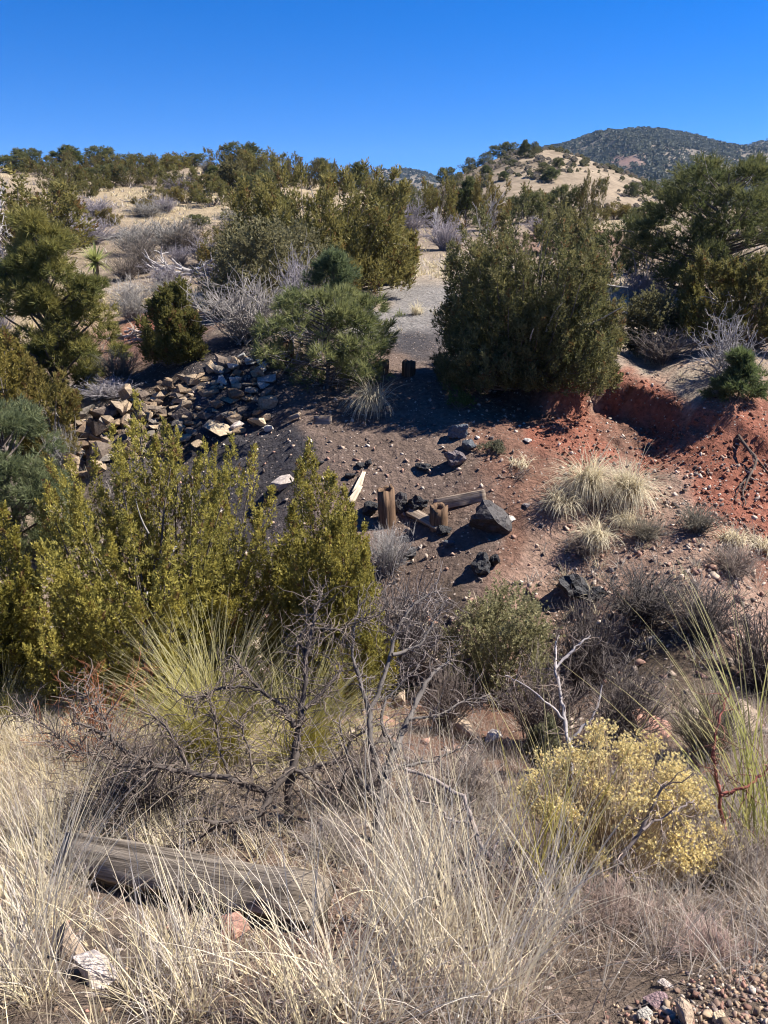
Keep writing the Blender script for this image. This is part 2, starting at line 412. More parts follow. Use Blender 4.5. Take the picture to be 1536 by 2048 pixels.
SPOTS = [(200, 1950, 'road'), (768, 2000, 'road'), (1400, 2000, 'road'), (650, 1880, 'gully'), (200, 1700, 'road'), (900, 1700, 'road'), (1350, 1700, 'road'), (100, 1450, 'scrub'), (500, 1450, 'scrub'),
         (900, 1450, 'redbrown'), (1000, 1400, 'redbrown'), (1250, 1450, 'gully'), (1450, 1350, 'duff'), (700, 1350, 'redbrown'), (300, 1300, 'redbrown'), (900, 1250, 'duff'), (1100, 1270, 'gully'), (1300, 1300, 'duff'),
         (780, 1180, 'cinder'), (950, 1100, 'cinder'), (850, 960, 'cinder'), (700, 900, 'cinder'), (640, 850, 'cinder'), (760, 800, 'cinder'), (900, 800, 'cinder'), (760, 720, 'cinder'), (850, 1050, 'cinder'), (820, 690, 'black'), (580, 900, 'black'), (480, 900, 'black'), (960, 900, 'redbrown'), (1020, 960, 'redbrown'), (900, 930, 'cinder'), (1030, 1050, 'redbrown'), (1080, 1120, 'talus'),
         (1060, 850, 'redbrown'), (1120, 830, 'red'), (1180, 900, 'red'), (1130, 780, 'red'), (1230, 790, 'red'), (1230, 870, 'redbrown'), (1300, 830, 'red'), (1400, 850, 'red'), (1480, 900, 'red'), (1400, 950, 'red'), (1500, 1000, 'red'), (1450, 1000, 'red'), (1530, 1040, 'red'), (1536, 950, 'red'), (1420, 1000, 'red'), (1480, 1050, 'red'), (1310, 900, 'red'), (1050, 920, 'redbrown'), (1110, 960, 'redbrown'), (1090, 870, 'red'),
         (1230, 950, 'talus'), (1320, 1000, 'talus'), (1400, 1060, 'talus'), (1150, 1080, 'talus'), (1500, 1080, 'redbrown'), (1480, 1200, 'talus'), (1200, 1150, 'talus'), (1350, 1150, 'talus'),
         (1200, 738, 'pale'), (1300, 745, 'pale'), (1400, 770, 'pale'), (1480, 740, 'scrub'), (1330, 680, 'pale'), (1450, 660, 'duff'), (1200, 690, 'pale'), (1050, 740, 'duff'), (1280, 610, 'pale'), (1100, 600, 'scrub'),
         (790, 640, 'track'), (820, 600, 'track'), (760, 660, 'track'), (830, 540, 'pale'), (830, 500, 'scrub'), (700, 600, 'scrub'), (640, 700, 'duff'), (560, 650, 'scrub'),
         (290, 640, 'red'), (300, 700, 'redbrown'), (320, 610, 'straw'), (250, 610, 'straw'), (270, 560, 'scrub'), (200, 800, 'scrub'), (100, 950, 'scrub'), (60, 600, 'straw'), (20, 500, 'straw'), (350, 800, 'duff'), (250, 860, 'black'), (450, 780, 'black'), (400, 840, 'black'),  # black under the wall paints deep shade into its stone gaps
         (450, 430, 'straw'), (350, 420, 'straw'), (250, 390, 'straw'), (420, 460, 'scrub'), (300, 480, 'scrub'), (220, 470, 'scrub'), (100, 420, 'scrub'), (480, 380, 'straw'), (550, 400, 'straw'), (430, 370, 'straw'), (300, 360, 'scrub'),
         (820, 450, 'scrub'), (1000, 460, 'scrub'), (1150, 445, 'straw'), (1250, 452, 'straw'), (1400, 470, 'scrub'), (1150, 470, 'redbrown')]
sq, sc_ = [], []
for px, py, k in SPOTS:
    g, t = ground_at(px, py); sq.append(np.array(tq(g[0], g[1])).ravel()); sc_.append(SOIL[k])
sq = np.array(sq); sc_ = np.array(sc_)
def soil_color(X, Y):
    X = np.ravel(X); Y = np.ravel(Y)
    Yp = np.maximum(Y + 1.5, 0.5)
    wx = X + 0.035 * Yp * fbm(X / Yp * 22, np.log(Yp) * 16, octv=4, seed=41)
    wy = Y + 0.035 * Yp * fbm(X / Yp * 22 + 50, np.log(Yp) * 16, octv=4, seed=43)
    q = np.stack(tq(wx, np.minimum(wy, 120)), 1)
    out = np.empty((len(q), 3))
    for i in range(0, len(q), 20000):
        r2 = ((q[i:i+20000, None] - sq[None]) ** 2).sum(-1) + 4e-4
        w = r2 ** -2.2
        out[i:i+20000] = (w @ sc_) / w.sum(1, keepdims=True)
    return out
gc = soil_color(gx, gy)
nr, nc = gx.shape
gi = np.arange(nr * nc).reshape(nr, nc)
gq = np.stack([gi[:-1, :-1], gi[:-1, 1:], gi[1:, 1:], gi[1:, :-1]], -1).reshape(-1, 4)
ground = link('ground', make_mesh('ground', np.stack([gx, gy, gz], -1), gq, gc, True, M_GROUND))
ground['kind'] = 'structure'

# ------------------------------------------------------------------ far hills and mountains (structure)
def relief(name, px0, px1, ridge, t_ridge, depth, colf, mat, nx=160, ny=70, rough=1.0, seed=0, foot_z=-4.0):
    """a hill whose crest passes the picture heights given by ridge(px), at camera depth t_ridge; slopes fall towards and away from the camera"""
    xs = np.linspace(px0, px1, nx)
    V = np.empty((ny, nx, 3))
    for j in range(ny):
        s = j / (ny - 1) * 2 - 1                       # -1 near foot .. 0 crest .. 1 far foot
        for i, px in enumerate(xs):
            c = P(px, np.interp(px, ridge[0], ridge[1]), t_ridge)
            f = max(0.0, 1 - abs(s) ** 1.25)
            X = c[0] * (1 + s * depth / t_ridge * 0.5); Y = c[1] + s * depth
            V[j, i] = (X, Y, foot_z + (c[2] - foot_z) * f)
    n = fbm(V[..., 0] / depth * 5, V[..., 1] / depth * 5, octv=5, seed=seed)
    n2 = 1 - 2 * np.abs(fbm(V[..., 0] / depth * 3, V[..., 1] / depth * 1.2, octv=3, seed=seed + 7))
    s = np.linspace(-1, 1, ny)[:, None]
    amp = smooth(0.0, 0.35, np.abs(s)) * smooth(1.0, 0.8, np.abs(s))
    V[..., 2] += rough * (n * 0.5 + n2 * 0.7) * amp
    ii = np.arange(nx * ny).reshape(ny, nx)
    Q = np.stack([ii[:-1, :-1], ii[:-1, 1:], ii[1:, 1:], ii[1:, :-1]], -1).reshape(-1, 4)
    Vf = V.reshape(-1, 3)
    o = link(name, make_mesh(name, Vf, Q, colf(Vf), True, mat)); o['kind'] = 'structure'
    return V
def mat_hill(name, scale):
    m, nt, b = nodes_of(name); L = nt.links.new; N = nt.nodes.new
    at = N('ShaderNodeAttribute'); at.attribute_name = 'tint'; geo = N('ShaderNodeNewGeometry')
    n = N('ShaderNodeTexNoise'); n.inputs['Scale'].default_value = scale; n.inputs['Detail'].default_value = 8; n.inputs['Roughness'].default_value = 0.7
    L(geo.outputs['Position'], n.inputs['Vector'])
    r = N('ShaderNodeMapRange'); r.inputs[1].default_value = 0.3; r.inputs[2].default_value = 0.7; r.inputs[3].default_value = 0.6; r.inputs[4].default_value = 1.35
    L(n.outputs['Fac'], r.inputs[0])
    mx = N('ShaderNodeMix'); mx.data_type = 'RGBA'; mx.blend_type = 'MULTIPLY'; mx.inputs[0].default_value = 1
    L(at.outputs['Color'], mx.inputs[6]); L(r.outputs[0], mx.inputs[7]); L(mx.outputs[2], b.inputs['Base Color'])
    b.inputs['Roughness'].default_value = 0.95; b.inputs['Specular IOR Level'].default_value = 0.05
    return m
def hill_col(V):
    n = fbm(V[:, 0] / 9, V[:, 1] / 9, octv=4, seed=71)[:, None]
    return np.where(n > 0.05, np.array([0.165, 0.13, 0.09]), np.array([0.26, 0.205, 0.145])) * (1 + 0.3 * n)
HILL = relief('hill', 800, 1420, ([800, 880, 950, 1000, 1040, 1075, 1110, 1160, 1220, 1290, 1350, 1420], [425, 368, 336, 314, 303, 297, 301, 314, 335, 366, 396, 425]), 168, 75, hill_col, mat_hill('hill_soil', 0.5), 200, 110, 1.6, 5)
def mtn_col(V):
    px, py, _ = project(V[:, 0], V[:, 1], V[:, 2])
    scar = np.exp(-((px - 1250) / 45) ** 2 - ((py - 322) / 16) ** 2)[:, None]
    n = fbm(V[:, 0] / 60, V[:, 1] / 60, octv=4, seed=77)[:, None]
    base = np.array([0.165, 0.14, 0.11]) * (1 + 0.4 * n)
    return base * (1 - scar) + np.array([0.21, 0.13, 0.105]) * scar
M_MTN = mat_hill('mountain_soil', 0.05)
MTN = relief('mountain', 880, 1640, ([880, 1000, 1080, 1120, 1160, 1210, 1250, 1290, 1330, 1380, 1420, 1460, 1500, 1560, 1640], [380, 330, 300, 294, 285, 272, 263, 260, 265, 274, 287, 301, 318, 340, 360]), 1150, 620, mtn_col, M_MTN, 200, 110, 24, 15, -20)
MTN2 = relief('mountain', 1380, 1800, ([1380, 1440, 1490, 1530, 1600, 1700, 1800], [380, 322, 292, 282, 274, 294, 340]), 1500, 500, mtn_col, M_MTN, 90, 60, 18, 25, -20)
MTN3 = relief('mountain', 560, 960, ([560, 640, 700, 760, 800, 840, 870, 910, 960], [420, 386, 358, 341, 338, 343, 354, 382, 420]), 1400, 420, mtn_col, M_MTN, 90, 60, 12, 35, -20)

# far-off woods that clothe the mountains: nobody could count these trees
def blob_template(r, n):
    v = norm(r.normal(size=(n, 3))); v[:, 2] = np.abs(v[:, 2]) * 1.1
    a = norm(r.normal(size=(n, 3))); a2 = norm(np.cross(a, v))
    return np.stack([v * 0.5 + a * 0.42, v * 0.5 - a * 0.42 + a2 * 0.1, v * 0.5 + a2 * 0.62], 1)
def wood_on(name, V, count, size, label, seed):
    r = np.random.default_rng(seed)
    ny, nx, _ = V.shape
    i = r.uniform(0, nx - 1.01, count); j = r.uniform(0, (ny - 1) * 0.56, count)
    ii, jj = i.astype(int), j.astype(int); fi, fj = (i - ii)[:, None], (j - jj)[:, None]
    p = V[jj, ii] * (1-fi) * (1-fj) + V[jj, ii+1] * fi * (1-fj) + V[jj+1, ii] * (1-fi) * fj + V[jj+1, ii+1] * fi * fj
    px, py, _ = project(p[:, 0], p[:, 1], p[:, 2])
    dens = 0.75 + 0.6 * fbm(p[:, 0] / 90, p[:, 1] / 90, octv=3, seed=seed)
    dens = dens * (1 - 0.85 * np.exp(-((px - 1250) / 45) ** 2 - ((py - 322) / 15) ** 2)) * np.where((px > 1330) & (py > 300), 0.55, 1)
    p = p[r.uniform(size=count) < dens]
    n = len(p); T = [blob_template(r, 8) for _ in range(6)]
    g = Geo(); s = size * r.uniform(0.6, 1.3, n); k = r.integers(0, 6, n)
    for q in range(6):
        m = k == q
        tv = p[m][:, None, None] + T[q][None] * s[m][:, None, None, None]
        c = np.array([0.05, 0.055, 0.042]) * r.uniform(0.7, 1.3, (m.sum(), 1))
        g.add(tv.reshape(-1, 3), np.arange(m.sum() * 24).reshape(-1, 3), np.repeat(c, 24, 0))
    o = link(name, g.mesh(name, M_LEAF)); tag(o, label, 'woodland', None, 'stuff')
    return o
wood_on('woodland', MTN, 16000, 5.8, 'dark dense woodland covering the tallest far mountain', 3)
wood_on('woodland', MTN2, 4500, 6.0, 'dark woodland on the far mountain at the picture edge', 4)
wood_on('woodland', MTN3, 3500, 5.5, 'dark woodland on the low distant ridge mid picture', 6)

sr = np.random.default_rng(8)          # low scrub dotted over the tan hill
pts = HILL[8:58].reshape(-1, 3); pts = pts[sr.integers(0, len(pts), 1500)] + sr.normal(size=(1500, 3)) * (.5, .8, 0)
dn = fbm(pts[:, 0] / 7, pts[:, 1] / 7, octv=3, seed=4); pts = pts[dn > -.1]; n = len(pts)
g = Geo(); tb = blob_template(sr, 14); sz = .35 + 1.0 * sr.uniform(0, 1, n) ** 3
g.add((pts[:, None, None] + tb[None] * sz[:, None, None, None]).reshape(-1, 3), np.arange(n * 42).reshape(-1, 3), np.repeat(np.where(sr.uniform(size=(n, 1)) < .5, np.array([[.10, .095, .05]]), np.array([[.17, .145, .11]])), 42, 0))
tag(link('scrub', g.mesh('scrub', M_LEAF)), 'low dark scrub dotted over the tan hill', 'scrub', None, 'stuff')

# ------------------------------------------------------------------ foliage generators
def spray(r, n, L, ll, lw, out=(25, 70)):
    """a little upright spray of n leaflets round a stalk: (n,3,3) triangles"""
    s = np.sort(r.uniform(0, 1, n)); az = r.uniform(0, 2*np.pi, n); th = np.radians(r.uniform(*out, n) * (1.1 - 0.6 * s))
    d = np.stack([np.sin(th)*np.cos(az), np.sin(th)*np.sin(az), np.cos(th)], 1)
    side = norm(np.cross(d, r.normal(size=(n, 3))))
    b = np.stack([np.zeros(n), np.zeros(n), s * L], 1) + d * 0.12 * L
    l = ll * r.uniform(0.7, 1.25, n) * (1.15 - 0.4 * s); w = lw * r.uniform(0.7, 1.3, n)
    return np.stack([b - side * w[:, None] / 2, b + side * w[:, None] / 2, b + d * l[:, None]], 1)
def scatter(geo, templates, pos, axis, size, color, r):
    x, y, z = frames(axis, r); k = r.integers(0, len(templates), len(pos))
    for q, T in enumerate(templates):
        m = k == q
        if not m.any(): continue
        n = len(T); Tf = T.reshape(-1, 3)
        V = pos[m][:, None] + size[m][:, None, None] * (Tf[None, :, 0:1] * x[m][:, None] + Tf[None, :, 1:2] * y[m][:, None] + Tf[None, :, 2:3] * z[m][:, None])
        jit = np.repeat(r.uniform(0.8, 1.2, (m.sum(), n, 1)), 3, 1).reshape(-1, 1)
        geo.add(V.reshape(-1, 3), np.arange(m.sum() * n * 3).reshape(-1, 3), np.repeat(color[m], n * 3, 0) * jit)
def limbs(geo, roots, tips, r0, r1, r, sag=0.15, K=6, sides=4, color=(0.12, 0.10, 0.085)):
    """curved tapering limbs from roots to tips"""
    s = np.linspace(0, 1, K)[None, :, None]
    d = tips - roots; mid = roots + d * 0.5; out = d.copy(); out[:, 2] = 0
    mid = mid + out * sag + r.normal(size=mid.shape) * 0.06 * np.linalg.norm(d, axis=1, keepdims=True)
    p = (1-s)**2 * roots[:, None] + 2*s*(1-s) * mid[:, None] + s**2 * tips[:, None]
    rad = r0[:, None] * (1 - s[..., 0]) + r1 * s[..., 0]
    V, Q = vec_tubes(p, rad, sides); geo.add(V, Q, np.asarray(color))

def juniper(seed, H, W, spires, per, leaf, tone=(0.13, 0.125, 0.035), tip=(0.20, 0.17, 0.05), lean=0.35, tops=None, spire_len=(0.22, 0.42), spire_r=0.20, nleaf=20, lw=0.15, flare=0.5, low=0.03, dead=0, bark=(0.15, 0.125, 0.105), peak=1.0, fat=0.5, fill=0):
    """an upright many-stemmed juniper: pointed spires of small sprays; returns trunk mesh, crown mesh"""
    r = np.random.default_rng(seed)
    tops_l = []
    n = spires
    el = np.arcsin(0.01 + 0.98 * r.uniform(0, 1, n) ** 1.08); az = r.uniform(0, 2*np.pi, n)
    rho = np.where(r.uniform(size=n) < 0.72, r.uniform(0.86, 1.06, n), r.uniform(0.45, 0.85, n))
    lump = 1 + 0.16 * np.sin(az * 3 + seed) * np.cos(el * 2) + 0.10 * np.sin(az * 5 + seed * 2)
    ce = np.cos(el) ** fat
    tp = np.stack([ce * np.cos(az) * W / 2 * rho * lump, ce * np.sin(az) * W / 2 * rho * lump, H * (low + 0.12 + (0.88 - low) * np.sin(el) ** peak * rho)], 1)
    if tops is not None:
        tp = np.concatenate([tp, np.asarray(tops)])
    n = len(tp)
    outw = tp.copy(); outw[:, 2] = 0; outw = outw / (W / 2)
    ax = norm(np.array([0, 0, 1.0]) + outw * lean + r.normal(size=(n, 3)) * 0.10)
    Ls = H * r.uniform(*spire_len, n)
    Ls = np.minimum(Ls, tp[:, 2] * 1.0)
    bs = tp - ax * Ls[:, None]
    bs[:, 2] = np.maximum(bs[:, 2], H * 0.02)
    Rs = spire_r * r.uniform(0.75, 1.25, n) * H * 0.5
    idx = np.repeat(np.arange(n), per)
    s = r.uniform(0, 1, n * per) ** 0.8
    perp = norm(np.cross(ax[idx], r.normal(size=(n * per, 3))))
    rr = Rs[idx] * (1 - s) ** 0.75 * (0.35 + 0.65 * np.minimum(1, s * 4 + 0.2)) * np.sqrt(r.uniform(0.05, 1, n * per))
    pos = bs[idx] + (tp - bs)[idx] * s[:, None] + perp * rr[:, None]
    pos[:, 2] = np.maximum(pos[:, 2], 0.03)
    axp = norm(ax[idx] * 0.9 + perp * flare + np.array([0, 0, 0.25]) + r.normal(size=pos.shape) * 0.18)
    T = [spray(r, nleaf, 1.0, 0.42, lw) for _ in range(8)]
    tone = np.asarray(tone) * 1.25; tip = np.asarray(tip) * 1.25
    sp = r.uniform(0, 1, n)[idx][:, None]
    mix = np.clip(0.25 + 0.5 * s[:, None] + 0.35 * (sp - 0.5) + r.normal(size=(len(pos), 1)) * 0.18, 0, 1)
    col = tone * (1 - mix) + tip * mix
    brown = r.uniform(size=len(pos)) < 0.06
    col[brown] = np.array([0.17, 0.10, 0.04])
    g = Geo(); scatter(g, T, pos, axp, leaf * r.uniform(0.75, 1.3, len(pos)), col, r)
    if fill:                                         # denser inner foliage; its darker tint paints shade between the spires
        e2 = np.arcsin(r.uniform(0.0, 0.97, fill)); a2 = r.uniform(0, 2*np.pi, fill); q2 = r.uniform(0.5, 0.93, fill)
        lm = 1 + 0.16 * np.sin(a2 * 3 + seed) * np.cos(e2 * 2) + 0.10 * np.sin(a2 * 5 + seed * 2)
        c2 = np.cos(e2) ** fat
        pf = np.stack([c2 * np.cos(a2) * W / 2 * q2 * lm, c2 * np.sin(a2) * W / 2 * q2 * lm, H * (low + 0.04 + (0.84 - low) * np.sin(e2) * q2)], 1); pf[:, 2] = np.maximum(pf[:, 2], .03)
        m2 = r.uniform(0, .7, (fill, 1))
        scatter(g, T, pf, norm(np.stack([np.cos(a2) * .4, np.sin(a2) * .4, np.ones(fill)], 1) + r.normal(size=(fill, 3)) * .3), leaf * 1.25 * r.uniform(.75, 1.3, fill), tone * (1 - m2) + tip * m2, r)
    crown = g.mesh('crown', M_LEAF)
    g = Geo()
    root = np.zeros((n, 3)); root[:, :2] = outw[:, :2] * 0.08 * W + r.normal(size=(n, 2)) * 0.015 * W; root[:, 2] = -0.08
    limbs(g, root, bs + (tp - bs) * 0.6, np.full(n, 0.016 * H * min(1, (34 / n) ** .5)), 0.0022 * H, r, 0.12, color=bark)
    k = min(n, 60); pk = r.choice(n, k, replace=False)
    st = bs[pk] * 0.6; st[:, 2] = bs[pk][:, 2] * 0.85
    limbs(g, st, st + norm(outw[pk] + np.array([0, 0, .5]) + r.normal(size=(k, 3)) * .5) * H * r.uniform(.1, .22, (k, 1)), np.full(k, 0.006 * H), 0.0015 * H, r, 0.05, 5, 3, (0.27, 0.25, 0.23))
    if dead:
        an = r.uniform(0, 2*np.pi, dead); zz = r.uniform(0.15, 0.75, dead) * H
        a = np.stack([np.cos(an) * W * .3, np.sin(an) * W * .3, zz], 1)
        limbs(g, a, a + np.stack([np.cos(an), np.sin(an), r.uniform(-.2, .9, dead)], 1) * W * r.uniform(.12, .24, (dead, 1)), np.full(dead, 0.007 * H), 0.002 * H, r, -0.1, 6, 4, (0.42, 0.39, 0.36))
    return g.mesh('trunk', M_BARK, True), crown

def pinyon(seed, H, W, pads, per, leaf, tone=(0.085, 0.10, 0.05), tip=(0.13, 0.14, 0.055), profile='cone', low=0.06, nleaf=16, pad_r=0.16, flat=0.6, loose=0.0, bark=(0.13, 0.105, 0.09), twigs=0):
    """a rounded or conical pine: clumps of needle tufts at the ends of spreading limbs"""
    r = np.random.default_rng(seed)
    z = r.uniform(low, 0.97, pads); az = r.uniform(0, 2*np.pi, pads)
    if profile == 'cone': env = (1 - z) ** 0.72 * 1.08 + 0.04
    elif profile == 'dome': env = np.sqrt(np.maximum(0.03, 1 - ((z - 0.38) / 0.62) ** 2)) * np.minimum(1, 0.5 + z * 1.6)
    else: env = np.sqrt(np.maximum(0.03, 1 - ((z - 0.5) / 0.5) ** 2))
    lump = 1 + 0.26 * np.sin(az * 2 + seed + z * 5) + 0.17 * np.sin(az * 5 + seed * 3 - z * 9)
    rho = np.where(r.uniform(size=pads) < 0.68, r.uniform(0.8, 1.03, pads), r.uniform(0.25, 0.8, pads)) * env * lump * W / 2
    c = np.stack([np.cos(az) * rho, np.sin(az) * rho, z * H], 1)
    out = np.stack([np.cos(az), np.sin(az), np.full(pads, 0.35)], 1)
    pr = pad_r * W * r.uniform(0.5, 1.4, pads) * (0.6 + 0.4 * env)
    idx = np.repeat(np.arange(pads), per)
    q = norm(r.normal(size=(len(idx), 3))) * r.uniform(0.25, 1, (len(idx), 1)) ** 0.5
    q[:, 2] *= flat
    pos = c[idx] + q * pr[idx][:, None]
    pos[:, 2] = np.maximum(pos[:, 2], 0.04)
    axp = norm(q * 0.7 + out[idx] * 0.5 + np.array([0, 0, 0.45]) + r.normal(size=q.shape) * 0.3)
    T = [spray(r, nleaf, 0.5, 0.75, 0.075 + 0.05 * loose, (10, 80)) for _ in range(8)]
    mix = np.clip(0.4 + 0.4 * q[:, 2:3] / flat + r.normal(size=(len(pos), 1)) * 0.2 + 0.25 * r.normal(size=pads)[idx][:, None], 0, 1)
    col = (np.asarray(tone) * (1 - mix) + np.asarray(tip) * mix) * 1.25
    g = Geo(); scatter(g, T, pos, axp, leaf * r.uniform(0.75, 1.25, len(pos)), col, r)
    crown = g.mesh('crown', M_LEAF)
    g = Geo()
    tk = np.array([[0, 0, -0.1]]); limbs(g, tk, np.array([[0.02 * W, 0, H * 0.94]]), np.array([0.032 * H]), 0.004 * H, r, 0, 9, 7, bark)
    rt = np.zeros((pads, 3)); rt[:, 2] = np.maximum(0.02, z - 0.10 - 0.22 * (rho / W)) * H
    limbs(g, rt, c, np.full(pads, 0.010 * H), 0.0025 * H, r, 0.1, 6, 4, bark)
    if twigs:
        pk = r.integers(0, pads, twigs); st = rt[pk] + (c - rt)[pk] * r.uniform(.3, 1, (twigs, 1))
        limbs(g, st, st + norm(out[pk] * .6 + r.normal(size=(twigs, 3)) * .7) * W * r.uniform(.06, .17, (twigs, 1)), np.full(twigs, 0.0032 * H), 0.001 * H, r, 0.0, 5, 3, (0.30, 0.27, 0.25))
    return g.mesh('trunk', M_BARK, True), crown

def bare_shrub(seed, H, W, stems, subs, rad, tone=(0.27, 0.245, 0.25), K=6, wob=0.16, droop=0.0, tipc=None, mat=None):
    """a leafless many-twigged shrub; returns one twig mesh"""
    r = np.random.default_rng(seed)
    az = r.uniform(0, 2*np.pi, stems); th = np.arcsin(np.sqrt(r.uniform(0, 1, stems)) * 0.97)
    D = np.stack([np.sin(th)*np.cos(az) * W / (2*H) , np.sin(th)*np.sin(az) * W / (2*H), np.cos(th) * 0.9 + 0.12], 1)
    L = np.linalg.norm(D, axis=1) * H * r.uniform(0.6, 1.0, stems)
    p0 = r.normal(size=(stems, 3)) * np.array([0.06, 0.06, 0]) * W; p0[:, 2] = -0.03
    a = wander(p0, D, L, K, wob * 0.7, r)
    g = Geo(); tone = np.asarray(tone); tipc = tone * 1.25 if tipc is None else np.asarray(tipc)
    def put(p, r0, r1, sides):
        N = len(p); s = np.linspace(0, 1, p.shape[1])
        V, Q = vec_tubes(p, np.broadcast_to(r0 * (1-s) + r1 * s, (N, len(s))), sides)
        cc = (tone * (1 - s[:, None]) + tipc * s[:, None])[None, :, None] * r.uniform(0.7, 1.3, (N, 1, 1, 1))
        g.add(V, Q, np.broadcast_to(cc, (N, len(s), sides, 3)).reshape(-1, 3))
    put(a, rad * 1.8, rad * 0.7, 4)
    parent = a; Lp = L
    for lev in range(2):
        n = subs * len(parent) if lev == 0 else len(parent) * 3
        i = r.integers(0, len(parent), n); k = r.integers(1, parent.shape[1], n)
        st = parent[i, k]; d0 = norm(parent[i, k] - parent[i, k-1])
        d = norm(d0 + r.normal(size=(n, 3)) * 0.55 + np.array([0, 0, 0.12 - droop]))
        Lc = Lp[i] * r.uniform(0.18, 0.42, n) * (1.0 if lev == 0 else 0.9)
        b = wander(st, d, Lc, 4 if lev == 0 else 3, wob, r)
        put(b, rad * (0.8 if lev == 0 else 0.5), rad * (0.45 if lev == 0 else 0.3), 3)
        parent, Lp = b, Lc
    return g.mesh('twigs', mat or M_TWIG)

def leafy_shrub(seed, H, W, clumps, per, leaf, tone, tip, stems=40, nleaf=10, lw=0.3, twigc=(0.2, 0.17, 0.14)):
    r = np.random.default_rng(seed)
    el = np.arcsin(r.uniform(0.0, 0.98, clumps)); az = r.uniform(0, 2*np.pi, clumps)
    rho = np.where(r.uniform(size=clumps) < .7, r.uniform(.78, 1.05, clumps), r.uniform(.3, .8, clumps)) * (1 + .15 * np.sin(3 * az + seed))
    c = np.stack([np.cos(el)**.7 * np.cos(az) * W/2 * rho, np.cos(el)**.7 * np.sin(az) * W/2 * rho, H * (0.08 + 0.9 * np.sin(el) * rho)], 1)
    idx = np.repeat(np.arange(clumps), per)
    q = r.normal(size=(len(idx), 3)) * 0.5
    pos = c[idx] + q * 0.12 * W; pos[:, 2] = np.maximum(pos[:, 2], .02)
    T = [spray(r, nleaf, 1.0, 0.45, lw, (20, 85)) for _ in range(6)]
    mix = np.clip(.5 + r.normal(size=(len(pos), 1)) * .3, 0, 1)
    g = Geo(); scatter(g, T, pos, norm(q + c[idx] / W + np.array([0, 0, .6])), leaf * r.uniform(.7, 1.3, len(pos)), np.asarray(tone) * (1-mix) + np.asarray(tip) * mix, r)
    crown = g.mesh('leaves', M_LEAF)
    g = Geo(); pk = r.integers(0, clumps, stems); rt = r.normal(size=(stems, 3)) * .03 * W; rt[:, 2] = -.04
    limbs(g, rt, c[pk] * 1.02, np.full(stems, .008 * H), .002 * H, r, .1, 6, 3, twigc)
    return g.mesh('stems', M_TWIG), crown

def px_size(t): return t / F
# ------------------------------------------------------------------ trees close enough to be built one by one
def stand(px, py, t=None):
    """ground point for a base seen (or guessed) at a picture point, or at a given camera depth below that column"""
    if t is not None: return on_ground(px, t), t
    return ground_at(px, py)
def local_tops(base, t, pts, r, spread):
    out = []
    for px, py in pts:
        q = P(px, py, t + r.uniform(-spread, spread) * 0.6); out.append(q - base)
    return np.array(out)
rr = np.random.default_rng(11)
def size_at(px0, px1, py_top, base, t):
    """width in metres between two columns, height in metres from the base up to picture row py_top at depth t"""
    return (px1 - px0) / F * t, P(768, py_top, t)[2] - base[2]

OLIVE, OLIVE_TIP = (0.145, 0.135, 0.034), (0.315, 0.265, 0.06)
DARKJ, DARKJ_TIP = (0.07, 0.077, 0.03), (0.175, 0.155, 0.062)

# foreground junipers below the road
b, t = stand(330, 1350, 6.7); w, h = size_at(75, 560, 880, b, t)
tr, cr = juniper(101, h, w * .96, 115, 100, 0.056, OLIVE, OLIVE_TIP, 0.22, local_tops(b, t, [(272, 792), (262, 850), (355, 868), (408, 892), (462, 880), (508, 898), (545, 985), (100, 930), (140, 925), (190, 905), (225, 860), (310, 880), (430, 900), (80, 1010), (330, 850)], rr, .6), (0.28, 0.46), 0.13, 12, fat=0.4, lw=.21, flare=.3, fill=5200)
thing('juniper_tree', 'large yellow-green juniper with pointed spires behind the beargrass clump', 'tree', b, parts=[('trunk', tr), ('crown', cr)], group='junipers below the road')
b, t = stand(655, 1350, 6.6); w, h = size_at(545, 775, 920, b, t)
tr, cr = juniper(102, h, w * .96, 54, 115, 0.056, OLIVE, OLIVE_TIP, 0.16, local_tops(b, t, [(618, 890), (630, 920), (655, 950), (690, 985), (705, 1010), (730, 1090), (600, 930)], rr, .4), (0.28, 0.46), 0.13, 12, fat=0.4, lw=.21, flare=.3, fill=3000)
thing('juniper_tree', 'narrower yellow-green juniper leaning right, in front of the two hollow posts', 'tree', b, parts=[('trunk', tr), ('crown', cr)], group='junipers below the road')
b, t = stand(-20, 1330, 6.4); w, h = size_at(-140, 130, 1035, b, t)
tr, cr = juniper(103, h, w, 46, 115, 0.056, (0.15, 0.14, 0.03), (0.27, 0.23, 0.05), 0.25, local_tops(b, t, [(5, 1020), (-40, 1000), (30, 1060), (70, 1150), (110, 1180)], rr, .4), (0.3, 0.48), 0.13, 12, fat=0.4, lw=.21, flare=.3, fill=2200)
thing('juniper_tree', 'bright yellow-green juniper cut off by the edge beside the largest juniper', 'tree', b, parts=[('trunk', tr), ('crown', cr)], group='junipers below the road')

# the dark juniper on the brink
b, t = stand(1045, 780, 12.75); w, h = size_at(862, 1236, 432, b, t)
tr, cr = juniper(104, h, w * .96, 240, 36, 0.115, DARKJ, DARKJ_TIP, 0.42, local_tops(b, t, [(1052, 378), (1030, 400), (1085, 400), (965, 430), (1140, 425), (1180, 450), (905, 490), (1215, 500)], rr, .6), (0.13, 0.25), 0.085, 12, dead=16, fat=0.6, low=-0.04, fill=5500)
thing('juniper_tree', 'broad dark rounded juniper on the brink of the red bank', 'tree', b, parts=[('trunk', tr), ('crown', cr)])
